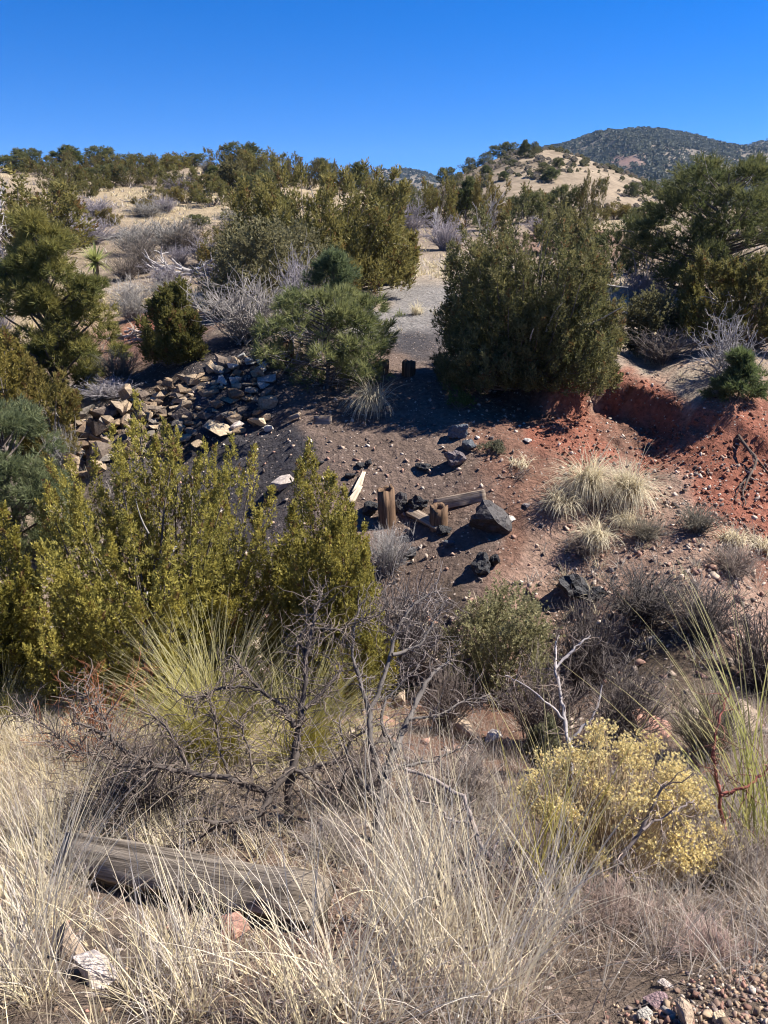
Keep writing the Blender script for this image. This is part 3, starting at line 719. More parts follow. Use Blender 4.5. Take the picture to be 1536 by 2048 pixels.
# pines and junipers left
b, t = stand(125, 815, 14.0); w, h = size_at(0, 240, 428, b, t)
tr, cr = pinyon(105, h, w, 95, 46, 0.17, (0.11, 0.115, 0.036), (0.20, 0.175, 0.05), 'cone', 0.05, 18, 0.13, 0.65)
thing('pinyon_tree', 'tall conical olive pinyon pine beside the pale yucca', 'tree', b, parts=[('trunk', tr), ('crown', cr)])
b, t = stand(15, 815, 12.2); w, h = size_at(-70, 105, 622, b, t)
tr, cr = juniper(106, h, w, 80, 36, 0.12, (0.14, 0.125, 0.03), (0.24, 0.19, 0.05), 0.3, None, (0.2, 0.36), 0.18, 20, fat=0.35)
thing('juniper_tree', 'yellow-olive juniper in front of the conical pinyon', 'tree', b, parts=[('trunk', tr), ('crown', cr)])
b, t = stand(122, 840, 12.0); w, h = size_at(66, 176, 706, b, t)
tr, cr = juniper(107, h, w, 36, 40, 0.11, (0.11, 0.10, 0.03), (0.19, 0.15, 0.045), 0.22, None, (0.24, 0.42), 0.17, 20, fat=0.35)
thing('juniper_tree', 'small bushy brown-olive juniper just above the tumbled end of the stone wall', 'tree', b, parts=[('trunk', tr), ('crown', cr)])
b, t = stand(45, 1060, 10.2); w, h = size_at(-60, 152, 788, b, t)
tr, cr = pinyon(108, h, w, 70, 46, 0.13, (0.085, 0.105, 0.05), (0.16, 0.175, 0.085), 'dome', 0.05, 18, 0.16, 0.8)
thing('pinyon_tree', 'blue-green rounded pinyon pine left of the stone wall', 'tree', b, parts=[('trunk', tr), ('crown', cr)])
b, t = stand(350, 728); w, h = size_at(300, 405, 578, b, t)
tr, cr = juniper(109, h, w, 40, 40, 0.15, (0.085, 0.085, 0.028), (0.155, 0.14, 0.04), 0.25, None, (0.24, 0.4), 0.17, 20, fat=0.35)
thing('juniper_tree', 'small dark green juniper directly behind the stone wall top', 'tree', b, parts=[('trunk', tr), ('crown', cr)])
b, t = stand(655, 795, 12.7); w, h = size_at(530, 795, 580, b, t)
tr, cr = pinyon(110, h, w, 74, 24, 0.17, (0.115, 0.13, 0.05), (0.20, 0.205, 0.08), 'dome', 0.03, 15, 0.10, 0.7, twigs=760)
thing('pinyon_tree', 'soft green open-branched pinyon pine at the right end of the stone wall', 'tree', b, parts=[('trunk', tr), ('crown', cr)])
b, t = stand(670, 620, 15.0); w, h = size_at(610, 740, 505, b, t)
tr, cr = pinyon(111, h, w, 26, 36, 0.17, (0.08, 0.105, 0.05), (0.14, 0.165, 0.075), 'cone', 0.1, 16, 0.18, 0.8)
thing('pinyon_tree', 'narrow green pinyon top rising behind the open-branched pinyon', 'tree', b, parts=[('trunk', tr), ('crown', cr)])
b, t = stand(650, 600, 21.0); w, h = size_at(478, 835, 345, b, t)
tr, cr = juniper(112, h, w, 150, 30, 0.22, (0.10, 0.095, 0.03), (0.185, 0.155, 0.05), 0.35, local_tops(b, t, [(560, 335), (600, 345), (650, 338), (690, 350), (740, 375), (790, 440)], rr, .8), (0.16, 0.28), 0.12, 14, dead=8, fat=0.3, fill=1800)
thing('juniper_tree', 'widest olive juniper clump on the slope above the gravel track', 'tree', b, parts=[('trunk', tr), ('crown', cr)])
b, t = stand(770, 590, 22.5); w, h = size_at(720, 840, 450, b, t)
tr, cr = juniper(113, h, w, 40, 34, 0.24, (0.10, 0.095, 0.03), (0.185, 0.155, 0.05), 0.25, None, (0.2, 0.34), 0.15, 20, fat=0.35)
thing('juniper_tree', 'olive juniper at the edge of the gravel track, right of the widest clump', 'tree', b, parts=[('trunk', tr), ('crown', cr)])
# right side
b, t = stand(1415, 640, 20.0); w, h = size_at(1245, 1580, 335, b, t)
tr, cr = pinyon(114, h, w, 110, 44, 0.24, (0.055, 0.065, 0.026), (0.105, 0.105, 0.038), 'dome', 0.1, 14, 0.13, 0.55, twigs=160)
thing('pinyon_tree', 'tallest dark green spreading pinyon pine, reaching above the far mountain foot', 'tree', b, parts=[('trunk', tr), ('crown', cr)])
b, t = stand(1470, 735, 14.3); w, h = size_at(1350, 1590, 500, b, t)
tr, cr = juniper(115, h, w, 120, 32, 0.14, (0.085, 0.085, 0.03), (0.16, 0.14, 0.045), 0.3, None, (0.18, 0.32), 0.14, 20, dead=10, fat=0.3)
thing('juniper_tree', 'olive juniper standing in front of the tallest dark pinyon', 'tree', b, parts=[('trunk', tr), ('crown', cr)])
b, t = stand(1475, 815, 11.4); w, h = size_at(1428, 1515, 705, b, t)
tr, cr = pinyon(116, h, w, 30, 34, 0.12, (0.065, 0.085, 0.035), (0.11, 0.135, 0.05), 'cone', 0.05, 16, 0.2, 0.8)
thing('pinyon_tree', 'small bright green pine sapling on the lip of the red bank', 'tree', b, parts=[('trunk', tr), ('crown', cr)])

# ------------------------------------------------------------------ shared prototypes for the hillside
JP = [juniper(200 + i, 1.0, wd, 40, 22, 0.11, tn, tp_, 0.3, None, (0.22, 0.38), 0.22, 14, fat=0.35) for i, (wd, tn, tp_) in enumerate([
    (1.0, (0.095, 0.09, 0.03), (0.17, 0.145, 0.045)), (1.25, (0.085, 0.085, 0.03), (0.15, 0.135, 0.045)), (1.0, (0.11, 0.095, 0.032), (0.19, 0.15, 0.05)), (1.5, (0.09, 0.085, 0.032), (0.155, 0.13, 0.05))])]
PP = [pinyon(220 + i, 1.0, wd, 40, 24, 0.12, tn, tp_, pf, 0.06, 13, 0.2, 0.75, 0.6) for i, (wd, tn, tp_, pf) in enumerate([
    (1.0, (0.065, 0.075, 0.032), (0.115, 0.115, 0.045), 'dome'), (1.3, (0.075, 0.08, 0.035), (0.125, 0.12, 0.05), 'dome'), (0.75, (0.065, 0.08, 0.032), (0.12, 0.125, 0.045), 'cone')])]
WJ = [1.0, 1.25, 1.0, 1.5]; WP = [1.0, 1.3, 0.75]
def place_tree(kind, px0, px1, py_top, py_base, label, t=None, group='trees on the grassy hillside', grow=1.3):
    pxc = (px0 + px1) / 2
    b, t = stand(pxc, py_base, t)
    w, h = size_at(px0, px1, py_top, b, t)
    w *= grow; h = max(h, 0.42 * w); i = rr.integers(0, len(JP) if kind == 'j' else len(PP))
    proto, wp = (JP[i], WJ[i]) if kind == 'j' else (PP[i], WP[i])
    sxy = w / wp * 1.02
    return thing('juniper_tree' if kind == 'j' else 'pinyon_tree', label, 'tree', b, rr.uniform(0, 6.28), (sxy, sxy, h), group, [('trunk', proto[0]), ('crown', proto[1])])
ORD = ['first', 'second', 'third', 'fourth', 'fifth', 'sixth', 'seventh', 'eighth', 'ninth', 'tenth', 'eleventh', 'twelfth', 'thirteenth', 'fourteenth', 'fifteenth', 'sixteenth', 'seventeenth', 'eighteenth', 'nineteenth', 'twentieth', 'twenty-first', 'twenty-second', 'twenty-third', 'twenty-fourth']
SKYLINE = [('p', 8, 48, 312, 360, 82), ('p', 38, 78, 300, 356, 84), ('j', 60, 110, 310, 362, 80), ('p', 116, 158, 296, 352, 84), ('j', 140, 190, 306, 360, 78), ('p', 185, 226, 297, 352, 86), ('j', 215, 262, 308, 362, 80), ('p', 250, 292, 313, 360, 82), ('j', 268, 306, 305, 372, 72), ('j', 300, 345, 308, 366, 78), ('j', 335, 375, 303, 362, 80), ('p', 372, 408, 316, 362, 82),
           ('j', 425, 478, 296, 368, 74), ('p', 462, 512, 290, 366, 76), ('j', 500, 548, 296, 372, 72), ('j', 540, 592, 304, 380, 68), ('j', 585, 628, 316, 388, 66), ('p', 632, 660, 320, 380, 74), ('j', 655, 700, 325, 392, 66), ('p', 700, 735, 330, 398, 70), ('j', 728, 770, 356, 405, 66)]
for i, (k, a, c, top, base, t) in enumerate(SKYLINE):
    place_tree(k, a, c, top, base, f"{ORD[i]} evergreen tree from the left along the hilltop skyline", t, 'trees along the hilltop skyline', 1.5 if a < 640 else 1.1)
SLOPE = [('j', -30, 150, 340, 520, 30, 'big grey-olive juniper beside the bare white tree'), ('j', 95, 160, 320, 400, 58, 'tall olive juniper above the grey-olive big one'), ('j', 150, 215, 328, 392, 62, 'olive juniper bordering the upper grass, left of the clearing'),
         ('p', 190, 245, 332, 378, 66, 'dark pine just below the hilltop row, over the straw clearing'), ('j', 230, 285, 330, 375, 66, 'reddish-olive juniper below the hilltop row'), ('j', 285, 330, 335, 372, 66, 'small rusty juniper below the hilltop row mid hill'), ('j', 330, 400, 328, 380, 62, 'wide olive juniper at the head of the clearing'),
         ('j', 352, 400, 372, 418, 52, 'left one of the two rounded green junipers in the clearing'), ('j', 392, 450, 362, 430, 50, 'larger right one of the two rounded green junipers in the clearing'), ('j', 300, 355, 370, 400, 55, 'low olive juniper bush beside the two rounded ones'), ('j', 272, 312, 400, 426, 48, 'small low olive juniper bush in the straw grass'),
         ('j', 196, 236, 417, 445, 42, 'tiny rounded brownish juniper among lilac bare shrubs'), ('j', 160, 192, 360, 396, 56, 'small dark juniper at the left edge of the clearing'), ('p', 380, 410, 430, 470, 40, 'tiny green pine among grey bare shrubs'), ('j', 408, 486, 456, 545, 27, 'olive juniper above the lower dead branches'),
         ('j', 465, 525, 380, 440, 46, 'dark olive juniper at the left foot of the widest clump'), ('p', 418, 445, 335, 370, 64, 'slim green pine between clearing and skyline'), ('j', 430, 500, 340, 392, 60, 'dense olive juniper below the highest skyline pines'), ('p', 500, 545, 345, 395, 58, 'dark pine tucked above the widest juniper clump'), 
         ('j', 738, 800, 372, 430, 50, 'olive juniper at the start of the row across the valley'), ('p', 790, 850, 374, 425, 52, 'dark pine in the row across the valley'), ('j', 840, 915, 345, 440, 44, 'tall olive juniper behind the white snag'), ('p', 905, 960, 362, 440, 46, 'dark green pine right of the white snag'), ('j', 945, 1015, 355, 450, 40, 'grey-olive juniper behind the brink juniper, left of its top'),
         ('p', 1085, 1150, 376, 440, 44, 'dark pine in front of the tan hill foot'), ('j', 1140, 1212, 352, 440, 44, 'rounded brown-olive juniper in front of the tan hill foot'), ('p', 1020, 1090, 385, 450, 46, 'low dark pine behind the brink juniper top'), ('j', 1200, 1262, 405, 450, 48, 'low green juniper at the foot of the tan hill slope'), ('p', 1255, 1330, 408, 455, 42, 'dark pine left of the tallest spreading pinyon'), ('j', 470, 530, 465, 560, 24, 'dark juniper under the widest olive clump'), ('p', 1500, 1580, 380, 460, 42, 'dark pine behind the tallest spreading pinyon at the edge'),
         ('p', 1225, 1290, 430, 560, 24, 'dark shaded pine between brink juniper and tallest pinyon')]
for k, a, c, top, base, t, lab in SLOPE: place_tree(k, a, c, top, base, lab, t, grow=1.3 if a < 700 else 1.0)
# trees on the tan hill behind
def on_hill(px, py):
    """the nearest point of the hill's near face seen at that picture point"""
    V = HILL[:62].reshape(-1, 3); qx, qy, _ = project(V[:, 0], V[:, 1], V[:, 2])
    return V[np.argmin((qx - px) ** 2 + (qy - py) ** 2)]
HT = [('p', 986, 1034, 292, 318, 'rounded dark pine on the left of the tan hill crest'), ('p', 1036, 1062, 286, 314, 'left of the touching pair of pines on the tan hill crest'), ('p', 1054, 1078, 290, 314, 'right of the touching pair of pines on the tan hill crest'), ('p', 955, 985, 308, 328, 'pale olive pine on the left shoulder of the tan hill'),
      ('p', 922, 952, 320, 342, 'pine low on the left shoulder of the tan hill'), ('p', 875, 910, 340, 366, 'dark pine at the left foot of the tan hill skyline'), ('j', 1104, 1124, 318, 334, 'small round juniper right of centre on the tan hill'), ('j', 1066, 1100, 328, 344, 'wide flat juniper mid tan hill'), ('j', 1020, 1034, 320, 331, 'tiny juniper bush below the rounded crest pine'), ('j', 960, 985, 335, 356, 'grey-green juniper low on the tan hill face'),
      ('j', 1086, 1120, 340, 362, 'greyish low juniper below the wide flat one on the tan hill'), ('j', 1100, 1110, 306, 317, 'first tiny bush on the right ridge of the tan hill'), ('j', 1118, 1130, 308, 318, 'second tiny bush on the right ridge of the tan hill'), ('j', 900, 930, 350, 372, 'olive juniper near the left foot of the tan hill'), ('p', 1250, 1275, 368, 392, 'lone dark pine on the lower right of the tan hill'), ('p', 1194, 1214, 362, 384, 'grey pine on the right flank of the tan hill'), ('j', 1000, 1020, 345, 360, 'small olive juniper low in the middle of the tan hill')]
for k, a, c, top, base, lab in HT:
    b = on_hill((a + c) / 2, base); t = project(*b)[2]
    w, h = (c - a) / F * t, (base - top) / F * t * 1.1; i = rr.integers(0, 3)
    thing('juniper_tree' if k == 'j' else 'pinyon_tree', lab, 'tree', b - np.array([0, 0, .15]), rr.uniform(0, 6), (w / WP[i], w / WP[i], h), 'trees on the tan hill', [('trunk', PP[i][0]), ('crown', PP[i][1])])
# ------------------------------------------------------------------ shrubs on the hillside and round the gully
LILAC, GREY, BROWN, PALE = (0.26, 0.235, 0.25), (0.24, 0.225, 0.205), (0.15, 0.125, 0.105), (0.36, 0.33, 0.30)
WHITE = (0.9, 0.9, 0.9)
TONES = {'lilac': LILAC, 'grey': GREY, 'brown': BROWN, 'pale': PALE}
SHD = [bare_shrub(320 + j, 1.0, 1.2, 110, 7, 0.0052, WHITE, 6, wb, mat=M_OWN) for j, wb in enumerate((.16, .16, .26, .26))]
def place_shrub(k, px0, px1, py_top, py_base, label, t=None, group='bare shrubs on the hillside'):
    b, t = stand((px0 + px1) / 2, py_base, t); w, h = size_at(px0, px1, py_top, b, t); h = max(h, 0.25)
    o = link('bare_shrub', SHD[rr.integers(0, 4)], None, b); o.color = (*TONES[k], 1); o.rotation_euler = (0, 0, rr.uniform(0, 6.28)); o.scale = (w * 1.02, w * 1.02, h * .92)
    return tag(o, label, 'shrub', group)
for a in [('lilac', 150, 242, 392, 432, 'low lilac bare shrub at the foot of the straw clearing'), ('lilac', 78, 180, 408, 470, 'broad lilac bare shrub above the conical pinyon'), ('lilac', 140, 226, 425, 490, 'rounded lilac bare shrub just above the grey dead branches'), ('grey', 225, 330, 440, 508, 'dark grey bare shrub right of the grey dead branches'), ('grey', 290, 400, 425, 500, 'wide grey-brown bare shrub in mid slope'),
          ('lilac', 335, 385, 485, 530, 'small pale lilac shrub above the lower dead branches'), ('lilac', 300, 372, 510, 578, 'round lilac bare shrub left of the lower dead branches'), ('lilac', 330, 385, 346, 382, 'grey shrub beside the white dead branches near the hilltop'), ('lilac', 308, 356, 388, 424, 'small grey bare shrub left of the two rounded junipers'), ('lilac', 448, 480, 348, 376, 'tiny lilac shrub below the highest skyline pines'),
          ('brown', 250, 325, 470, 545, 'dark brown bare shrub above the yucca slope'), ('brown', 340, 420, 440, 505, 'dull olive-brown bare shrub right of mid slope'), ('pale', 225, 300, 545, 605, 'sparse pale shrub on the straw bank right of the yucca'), ('lilac', -25, 36, 480, 580, 'lilac bare shrub at the edge left of the conical pinyon'), ('lilac', -30, 30, 580, 690, 'pale bare shrub at the edge below the conical pinyon top'),
          ('lilac', 770, 860, 395, 470, 'lilac bare shrub left of the white snag'), ('lilac', 850, 935, 430, 500, 'grey bare shrub under the white snag'), ('lilac', 1240, 1330, 515, 600, 'lilac bare shrub between the brink juniper and the tallest pinyon'), ('lilac', 520, 545, 340, 365, 'tiny grey twigs near the skyline'), ('grey', 400, 425, 318, 345, 'thin leafless bush on the skyline gap'),
          ('grey', 255, 330, 395, 432, 'grey bare shrub in the straw clearing above the dark grey one'), ('lilac', 380, 450, 468, 530, 'lilac bare shrub left of the olive juniper in mid slope'), ('brown', 222, 290, 500, 560, 'brown bare shrub directly right of the yucca'), ('grey', 300, 352, 545, 600, 'low grey bare shrub on the straw bank'), ('lilac', 395, 470, 520, 592, 'grey-lilac bare shrub behind the lower dead branches'), ('brown', 420, 482, 440, 492, 'brown bare shrub at the foot of the larger rounded juniper'),
          ('lilac', 105, 170, 385, 425, 'lilac bare shrub at the left end of the straw clearing'), ('grey', 440, 500, 408, 450, 'grey bare shrub below and right of the rounded junipers'), ('pale', 340, 402, 560, 625, 'pale dry shrub just above the small dark juniper'), ('grey', 235, 300, 575, 640, 'greyish dry shrub between straw bank and brush heap'), ('lilac', 1050, 1110, 425, 470, 'grey bare shrub in the grass behind the brink juniper'), ('lilac', 690, 760, 470, 560, 'grey twigs showing through the widest juniper clump')]:
    place_shrub(*a)
def own_shrub(seed, px0, px1, py_top, py_base, t, label, stems, subs, rad, tone, group='bare shrubs round the gully', wob=0.16, name='bare_shrub', droop=0.0, tipc=None):
    b, t = stand((px0 + px1) / 2, py_base, t); w, h = size_at(px0, px1, py_top, b, t)
    if stems < 50 or tipc is not None: me = bare_shrub(seed, h, w, stems, subs, rad, tone, 6, wob, droop, tipc)
    else: me = SHD[(2 if wob > .19 else 0) + seed % 2]
    o = link(name, me, None, b)
    if me in SHD: o.color = (*tone, 1); o.rotation_euler = (0, 0, seed * 1.7); o.scale = (w / 1.2, w / 1.2, h)
    return tag(o, label, 'shrub', group)
own_shrub(401, 385, 615, 545, 720, 13.9, 'large tangled grey twiggy shrub above the stone wall', 200, 7, 0.006, (0.27, 0.245, 0.225))
own_shrub(402, 540, 665, 510, 640, 15.5, 'lilac bare shrub behind the open-branched pinyon', 70, 7, 0.006, LILAC)
own_shrub(403, 190, 290, 690, 790, 13.5, 'dark grey-green bare shrub left of the stone wall top', 80, 7, 0.006, (0.13, 0.125, 0.10))
own_shrub(404, 150, 290, 755, 835, 12.9, 'pale grey low shrub fringing the back of the stone wall', 70, 6, 0.005, (0.34, 0.31, 0.31))
own_shrub(405, 95, 170, 840, 930, 11.8, 'pale twiggy shrub at the left foot of the stone wall', 50, 5, 0.005, (0.33, 0.31, 0.29))
own_shrub(406, 690, 915, 1110, 1360, 7.6, 'tall dark grey leafless shrub in the gully beside the juniper', 170, 7, 0.004, (0.17, 0.15, 0.145))
own_shrub(407, 720, 830, 1040, 1130, 9.4, 'low grey twiggy shrub in front of the tall hollow post', 70, 6, 0.004, (0.30, 0.28, 0.26))
own_shrub(408, 1090, 1250, 1170, 1350, 7.5, 'dark bare shrub under the black slag rock in the gully', 70, 6, 0.004, (0.13, 0.11, 0.10))
own_shrub(409, 1180, 1390, 1120, 1310, 7.9, 'wide dark twiggy thicket in the gully mid right', 190, 7, 0.004, (0.12, 0.105, 0.095))
own_shrub(410, 1310, 1500, 1150, 1350, 7.4, 'dark brown thicket in the gully, right of the widest thicket', 180, 7, 0.004, (0.14, 0.12, 0.105))
own_shrub(411, 1420, 1620, 1180, 1410, 6.8, 'dark thicket in the gully cut by the picture edge', 170, 6, 0.004, (0.12, 0.10, 0.09))
own_shrub(412, 1240, 1340, 1030, 1130, 9.2, 'olive-grey twiggy shrub below the hanging grass clumps', 70, 6, 0.004, (0.20, 0.175, 0.13))
own_shrub(413, 1340, 1450, 1000, 1110, 9.2, 'loose grey-olive shrub on the stony slope', 60, 6, 0.004, (0.20, 0.18, 0.14))
own_shrub(414, 1120, 1220, 1060, 1150, 9.2, 'fine pale brown shrub on the stony slope', 60, 6, 0.0035, (0.26, 0.21, 0.17))
own_shrub(415, 1400, 1530, 1080, 1190, 8.6, 'pale brown dry shrub on the stony slope at the edge', 70, 6, 0.0035, (0.27, 0.22, 0.18))
own_shrub(416, 1370, 1560, 610, 800, 12.0, 'leafless grey branching shrub around the pine sapling', 46, 6, 0.006, (0.30, 0.28, 0.27), wob=0.3)
own_shrub(417, 1250, 1400, 650, 735, 13.6, 'low dark leafless shrub on the plateau behind the bank', 60, 6, 0.005, (0.17, 0.145, 0.13))
own_shrub(418, 60, 330, 1290, 1500, 5.0, 'thin orange-red twigs left of the beargrass', 60, 5, 0.0022, (0.22, 0.11, 0.075), wob=0.22, tipc=(0.34, 0.13, 0.06))
own_shrub(419, 130, 460, 1450, 1660, 4.0, 'dark tangled twigs under the lowest thorn branch', 90, 6, 0.0022, (0.13, 0.105, 0.09), wob=0.3)
own_shrub(420, 640, 800, 1440, 1650, 4.2, 'grey tangled twigs between the two thorn trunks', 60, 6, 0.0022, (0.20, 0.17, 0.15), wob=0.3)
own_shrub(421, 560, 760, 1640, 1790, 3.5, 'grey fine twigs at the far end of the timber', 80, 6, 0.0018, (0.22, 0.185, 0.16), wob=0.26)
own_shrub(422, 850, 1010, 1460, 1640, 4.4, 'pale grey twiggy bush beside the gully boulder', 70, 6, 0.002, (0.30, 0.25, 0.21), wob=0.24)
own_shrub(423, 1360, 1540, 1640, 1830, 3.1, 'dense brown-grey dry bush right of the rabbitbrush', 110, 7, 0.0016, (0.25, 0.205, 0.17), wob=0.2)
own_shrub(424, 880, 1100, 1690, 1860, 2.9, 'fine pinkish-brown dry bush under the fallen thorn branch', 100, 7, 0.0014, (0.26, 0.195, 0.16), wob=0.2)
own_shrub(425, 1120, 1330, 1760, 1930, 2.6, 'low fine brown dry bush in front of the rabbitbrush', 110, 7, 0.0012, (0.27, 0.20, 0.165), wob=0.2)
own_shrub(426, 1340, 1500, 1850, 1990, 2.3, 'small pinkish dry bush just above the roadside gravel', 100, 7, 0.0012, (0.33, 0.235, 0.20), wob=0.2)
own_shrub(427, 980, 1180, 1290, 1460, 6.0, 'dark leafless bush in the gully under the grey-green shrub', 120, 6, 0.003, (0.16, 0.13, 0.115))
own_shrub(428, 1150, 1350, 1300, 1480, 5.6, 'dark twiggy bush behind the rabbitbrush', 140, 6, 0.003, (0.15, 0.125, 0.11))
own_shrub(429, 820, 960, 1300, 1430, 6.3, 'dark brown leafless bush above the gully boulder', 70, 6, 0.003, (0.15, 0.12, 0.105))
own_shrub(430, 980, 1080, 930, 1000, 10.3, 'dead spreading twigs on the red-brown slope', 24, 4, 0.004, (0.22, 0.17, 0.14))
own_shrub(431, 1320, 1500, 1340, 1520, 5.0, 'olive twiggy bush behind the tall green blades', 130, 6, 0.0025, (0.19, 0.16, 0.11))

def leafy(seed, px0, px1, py_top, py_base, t, label, clumps, per, leaf, tone, tip, **k):
    b, t = stand((px0 + px1) / 2, py_base, t); w, h = size_at(px0, px1, py_top, b, t)
    st, lv = leafy_shrub(seed, h, w, clumps, per, leaf, tone, tip, **k)
    return thing('leafy_shrub', label, 'shrub', b, group='leafy shrubs', parts=[('stems', st), ('leaves', lv)])
leafy(501, 905, 1095, 1160, 1345, 7.5, 'rounded grey-green small-leaved shrub in the gully', 110, 30, 0.05, (0.22, 0.205, 0.10), (0.40, 0.37, 0.20))
leafy(502, 420, 650, 460, 610, 17.5, 'sage-green leafy shrub below the widest juniper clump', 120, 26, 0.13, (0.14, 0.13, 0.065), (0.225, 0.20, 0.10))
leafy(503, 1240, 1355, 580, 725, 14.6, 'dull olive leafy shrub right of the brink juniper', 70, 26, 0.10, (0.11, 0.105, 0.05), (0.18, 0.165, 0.08))
leafy(504, 430, 520, 560, 640, 17.0, 'olive-brown leafy shrub above the tangled grey one', 50, 22, 0.11, (0.12, 0.11, 0.05), (0.19, 0.165, 0.075))
leafy(505, 1060, 1200, 430, 480, 30.0, 'low green shrub in the grass behind the brink juniper', 50, 20, 0.2, (0.09, 0.085, 0.035), (0.15, 0.13, 0.05))
leafy(506, 895, 945, 775, 815, 11.9, 'tiny bright green bush in the brink juniper shade', 16, 16, 0.05, (0.07, 0.11, 0.03), (0.12, 0.17, 0.05))
leafy(507, 965, 1005, 885, 915, 10.8, 'tiny grey-green tuft right of the stacked slag rocks', 14, 16, 0.05, (0.13, 0.13, 0.08), (0.22, 0.21, 0.14))
leafy(508, 440, 500, 330, 372, 62.0, 'olive leafy bush amid the junipers by the skyline', 30, 16, 0.4, (0.10, 0.09, 0.04), (0.17, 0.145, 0.06))
leafy(509, 1060, 1110, 1420, 1500, 5.2, 'small grey-green leafy bush left of the rabbitbrush', 30, 20, 0.04, (0.12, 0.12, 0.07), (0.2, 0.19, 0.11))

# ------------------------------------------------------------------ yucca, dead wood, snags
def yucca(px, py, t, size, label):
    b, t = stand(px, py, t)
    r = np.random.default_rng(55); n = 170
    az = r.uniform(0, 2*np.pi, n); th = np.arccos(r.uniform(-0.35, 1, n))
    c = np.zeros((n, 3)); c[:, 2] = size * 0.42
    p = blades(c, az, th, np.full(n, 0.25), size * r.uniform(.42, .56, n), 4)
    side = np.stack([-np.sin(az), np.cos(az), np.zeros(n)], 1)
    V, Q = ribbons(p, np.full(n, size * 0.055), side)
    g = Geo(); g.add(V, Q, np.repeat(np.array([[0.34, 0.36, 0.13]]) * r.uniform(.75, 1.25, (n, 1)), 8, 0))
    lv = g.mesh('rosette', M_GRASS)
    g = Geo(); limbs(g, np.array([[0, 0, -.1]]), np.array([[0, 0, size * .42]]), np.array([size * .08]), size * .07, r, 0, 5, 7, (0.2, 0.16, 0.12))
    thing('yucca', label, 'yucca', b, parts=[('trunk', g.mesh('trunk', M_BARK, True)), ('rosette', lv)])
yucca(196, 560, None, 1.3, 'single yellow-green yucca rosette beside the conical pinyon')
def dead_wood(name, seed, x0, y0, x1, y1, t, n, label, cat, tone=(0.36, 0.33, 0.31), thick=0.045, lift=0.5):
    """fallen branches fanned out on the ground, each branch a part"""
    r = np.random.default_rng(seed)
    b, tt = stand((x0 + x1) / 2, (y0 + y1) / 2, t)
    L = (x1 - x0) / F * tt
    e = thing(name, label, cat, b)
    for i in range(n):
        a = r.uniform(-0.5, 0.5) + (np.pi if r.uniform() < .5 else 0)
        p0 = np.array([[r.uniform(-.3, .3) * L, r.uniform(-.25, .25) * L * .6, r.uniform(0.05, lift * .5)]])
        ll = L * r.uniform(.25, .6)
        d = np.array([[np.cos(a), np.sin(a) * .7, r.uniform(-.1, .35)]])
        p = wander(p0, d, np.array([ll]), 7, 0.16, r)
        p[..., 2] = np.maximum(p[..., 2], 0.03)
        g = Geo(); rad = thick * r.uniform(.5, 1.2)
        V, Q = vec_tubes(p, np.linspace(rad, rad * .3, 7)[None], 5); g.add(V, Q, np.asarray(tone) * r.uniform(.7, 1.25))
        k = 6; s = r.integers(1, 6, k)
        q = wander(p[0, s], norm(p[0, s] - p[0, s-1]) + r.normal(size=(k, 3)) * .5, np.full(k, ll * .35), 5, .2, r)
        V, Q = vec_tubes(q, np.broadcast_to(np.linspace(rad * .45, rad * .15, 5), (k, 5)), 3); g.add(V, Q, np.asarray(tone) * r.uniform(.7, 1.25))
        link('branch', g.mesh('branch', M_TWIG, True), e)
    return e
dead_wood('fallen_branches', 61, 145, 455, 250, 510, None, 16, 'grey fallen dead branches heaped above the yucca', 'dead branches', thick=0.075)
dead_wood('fallen_branches', 62, 310, 525, 430, 580, None, 18, 'silvery fallen dead branches fanned out left of the sage-green shrub', 'dead branches', thick=0.07)
dead_wood('brush_pile', 63, 232, 630, 305, 690, 17.0, 18, 'heap of brown dead sticks on the red soil patch', 'brush pile', (0.33, 0.27, 0.23), 0.04)
dead_wood('fallen_branches', 64, 250, 395, 300, 420, None, 8, 'small grey dead branch lying in the straw clearing', 'dead branches', thick=0.06)
dead_wood('fallen_branches', 65, 345, 345, 395, 385, 58, 9, 'whitish dead branches near the hilltop junipers', 'dead branches', (0.45, 0.43, 0.42), thick=0.06)
def bare_tree(seed, px0, px1, py_top, py_base, t, label, tone, stems=9, rad=0.03):
    b, tt = stand((px0 + px1) / 2, py_base, t); w, h = size_at(px0, px1, py_top, b, tt)
    o = link('bare_tree', bare_shrub(seed, h, w, stems, 7, rad, tone, 9, 0.15), None, b)
    return tag(o, label, 'dead tree')
bare_tree(71, -45, 42, 325, 490, 29, 'bare whitish many-stemmed dead tree at the picture edge', (0.40, 0.375, 0.37), 16, 0.022)
bare_tree(72, 850, 890, 402, 465, 38, 'white forked dead snag rising from the lilac shrubs', (0.46, 0.43, 0.40), 4, 0.024)
bare_tree(73, 930, 1010, 375, 465, 37, 'grey leafless branches in front of the grey-olive juniper', (0.24, 0.22, 0.20), 10, 0.014)

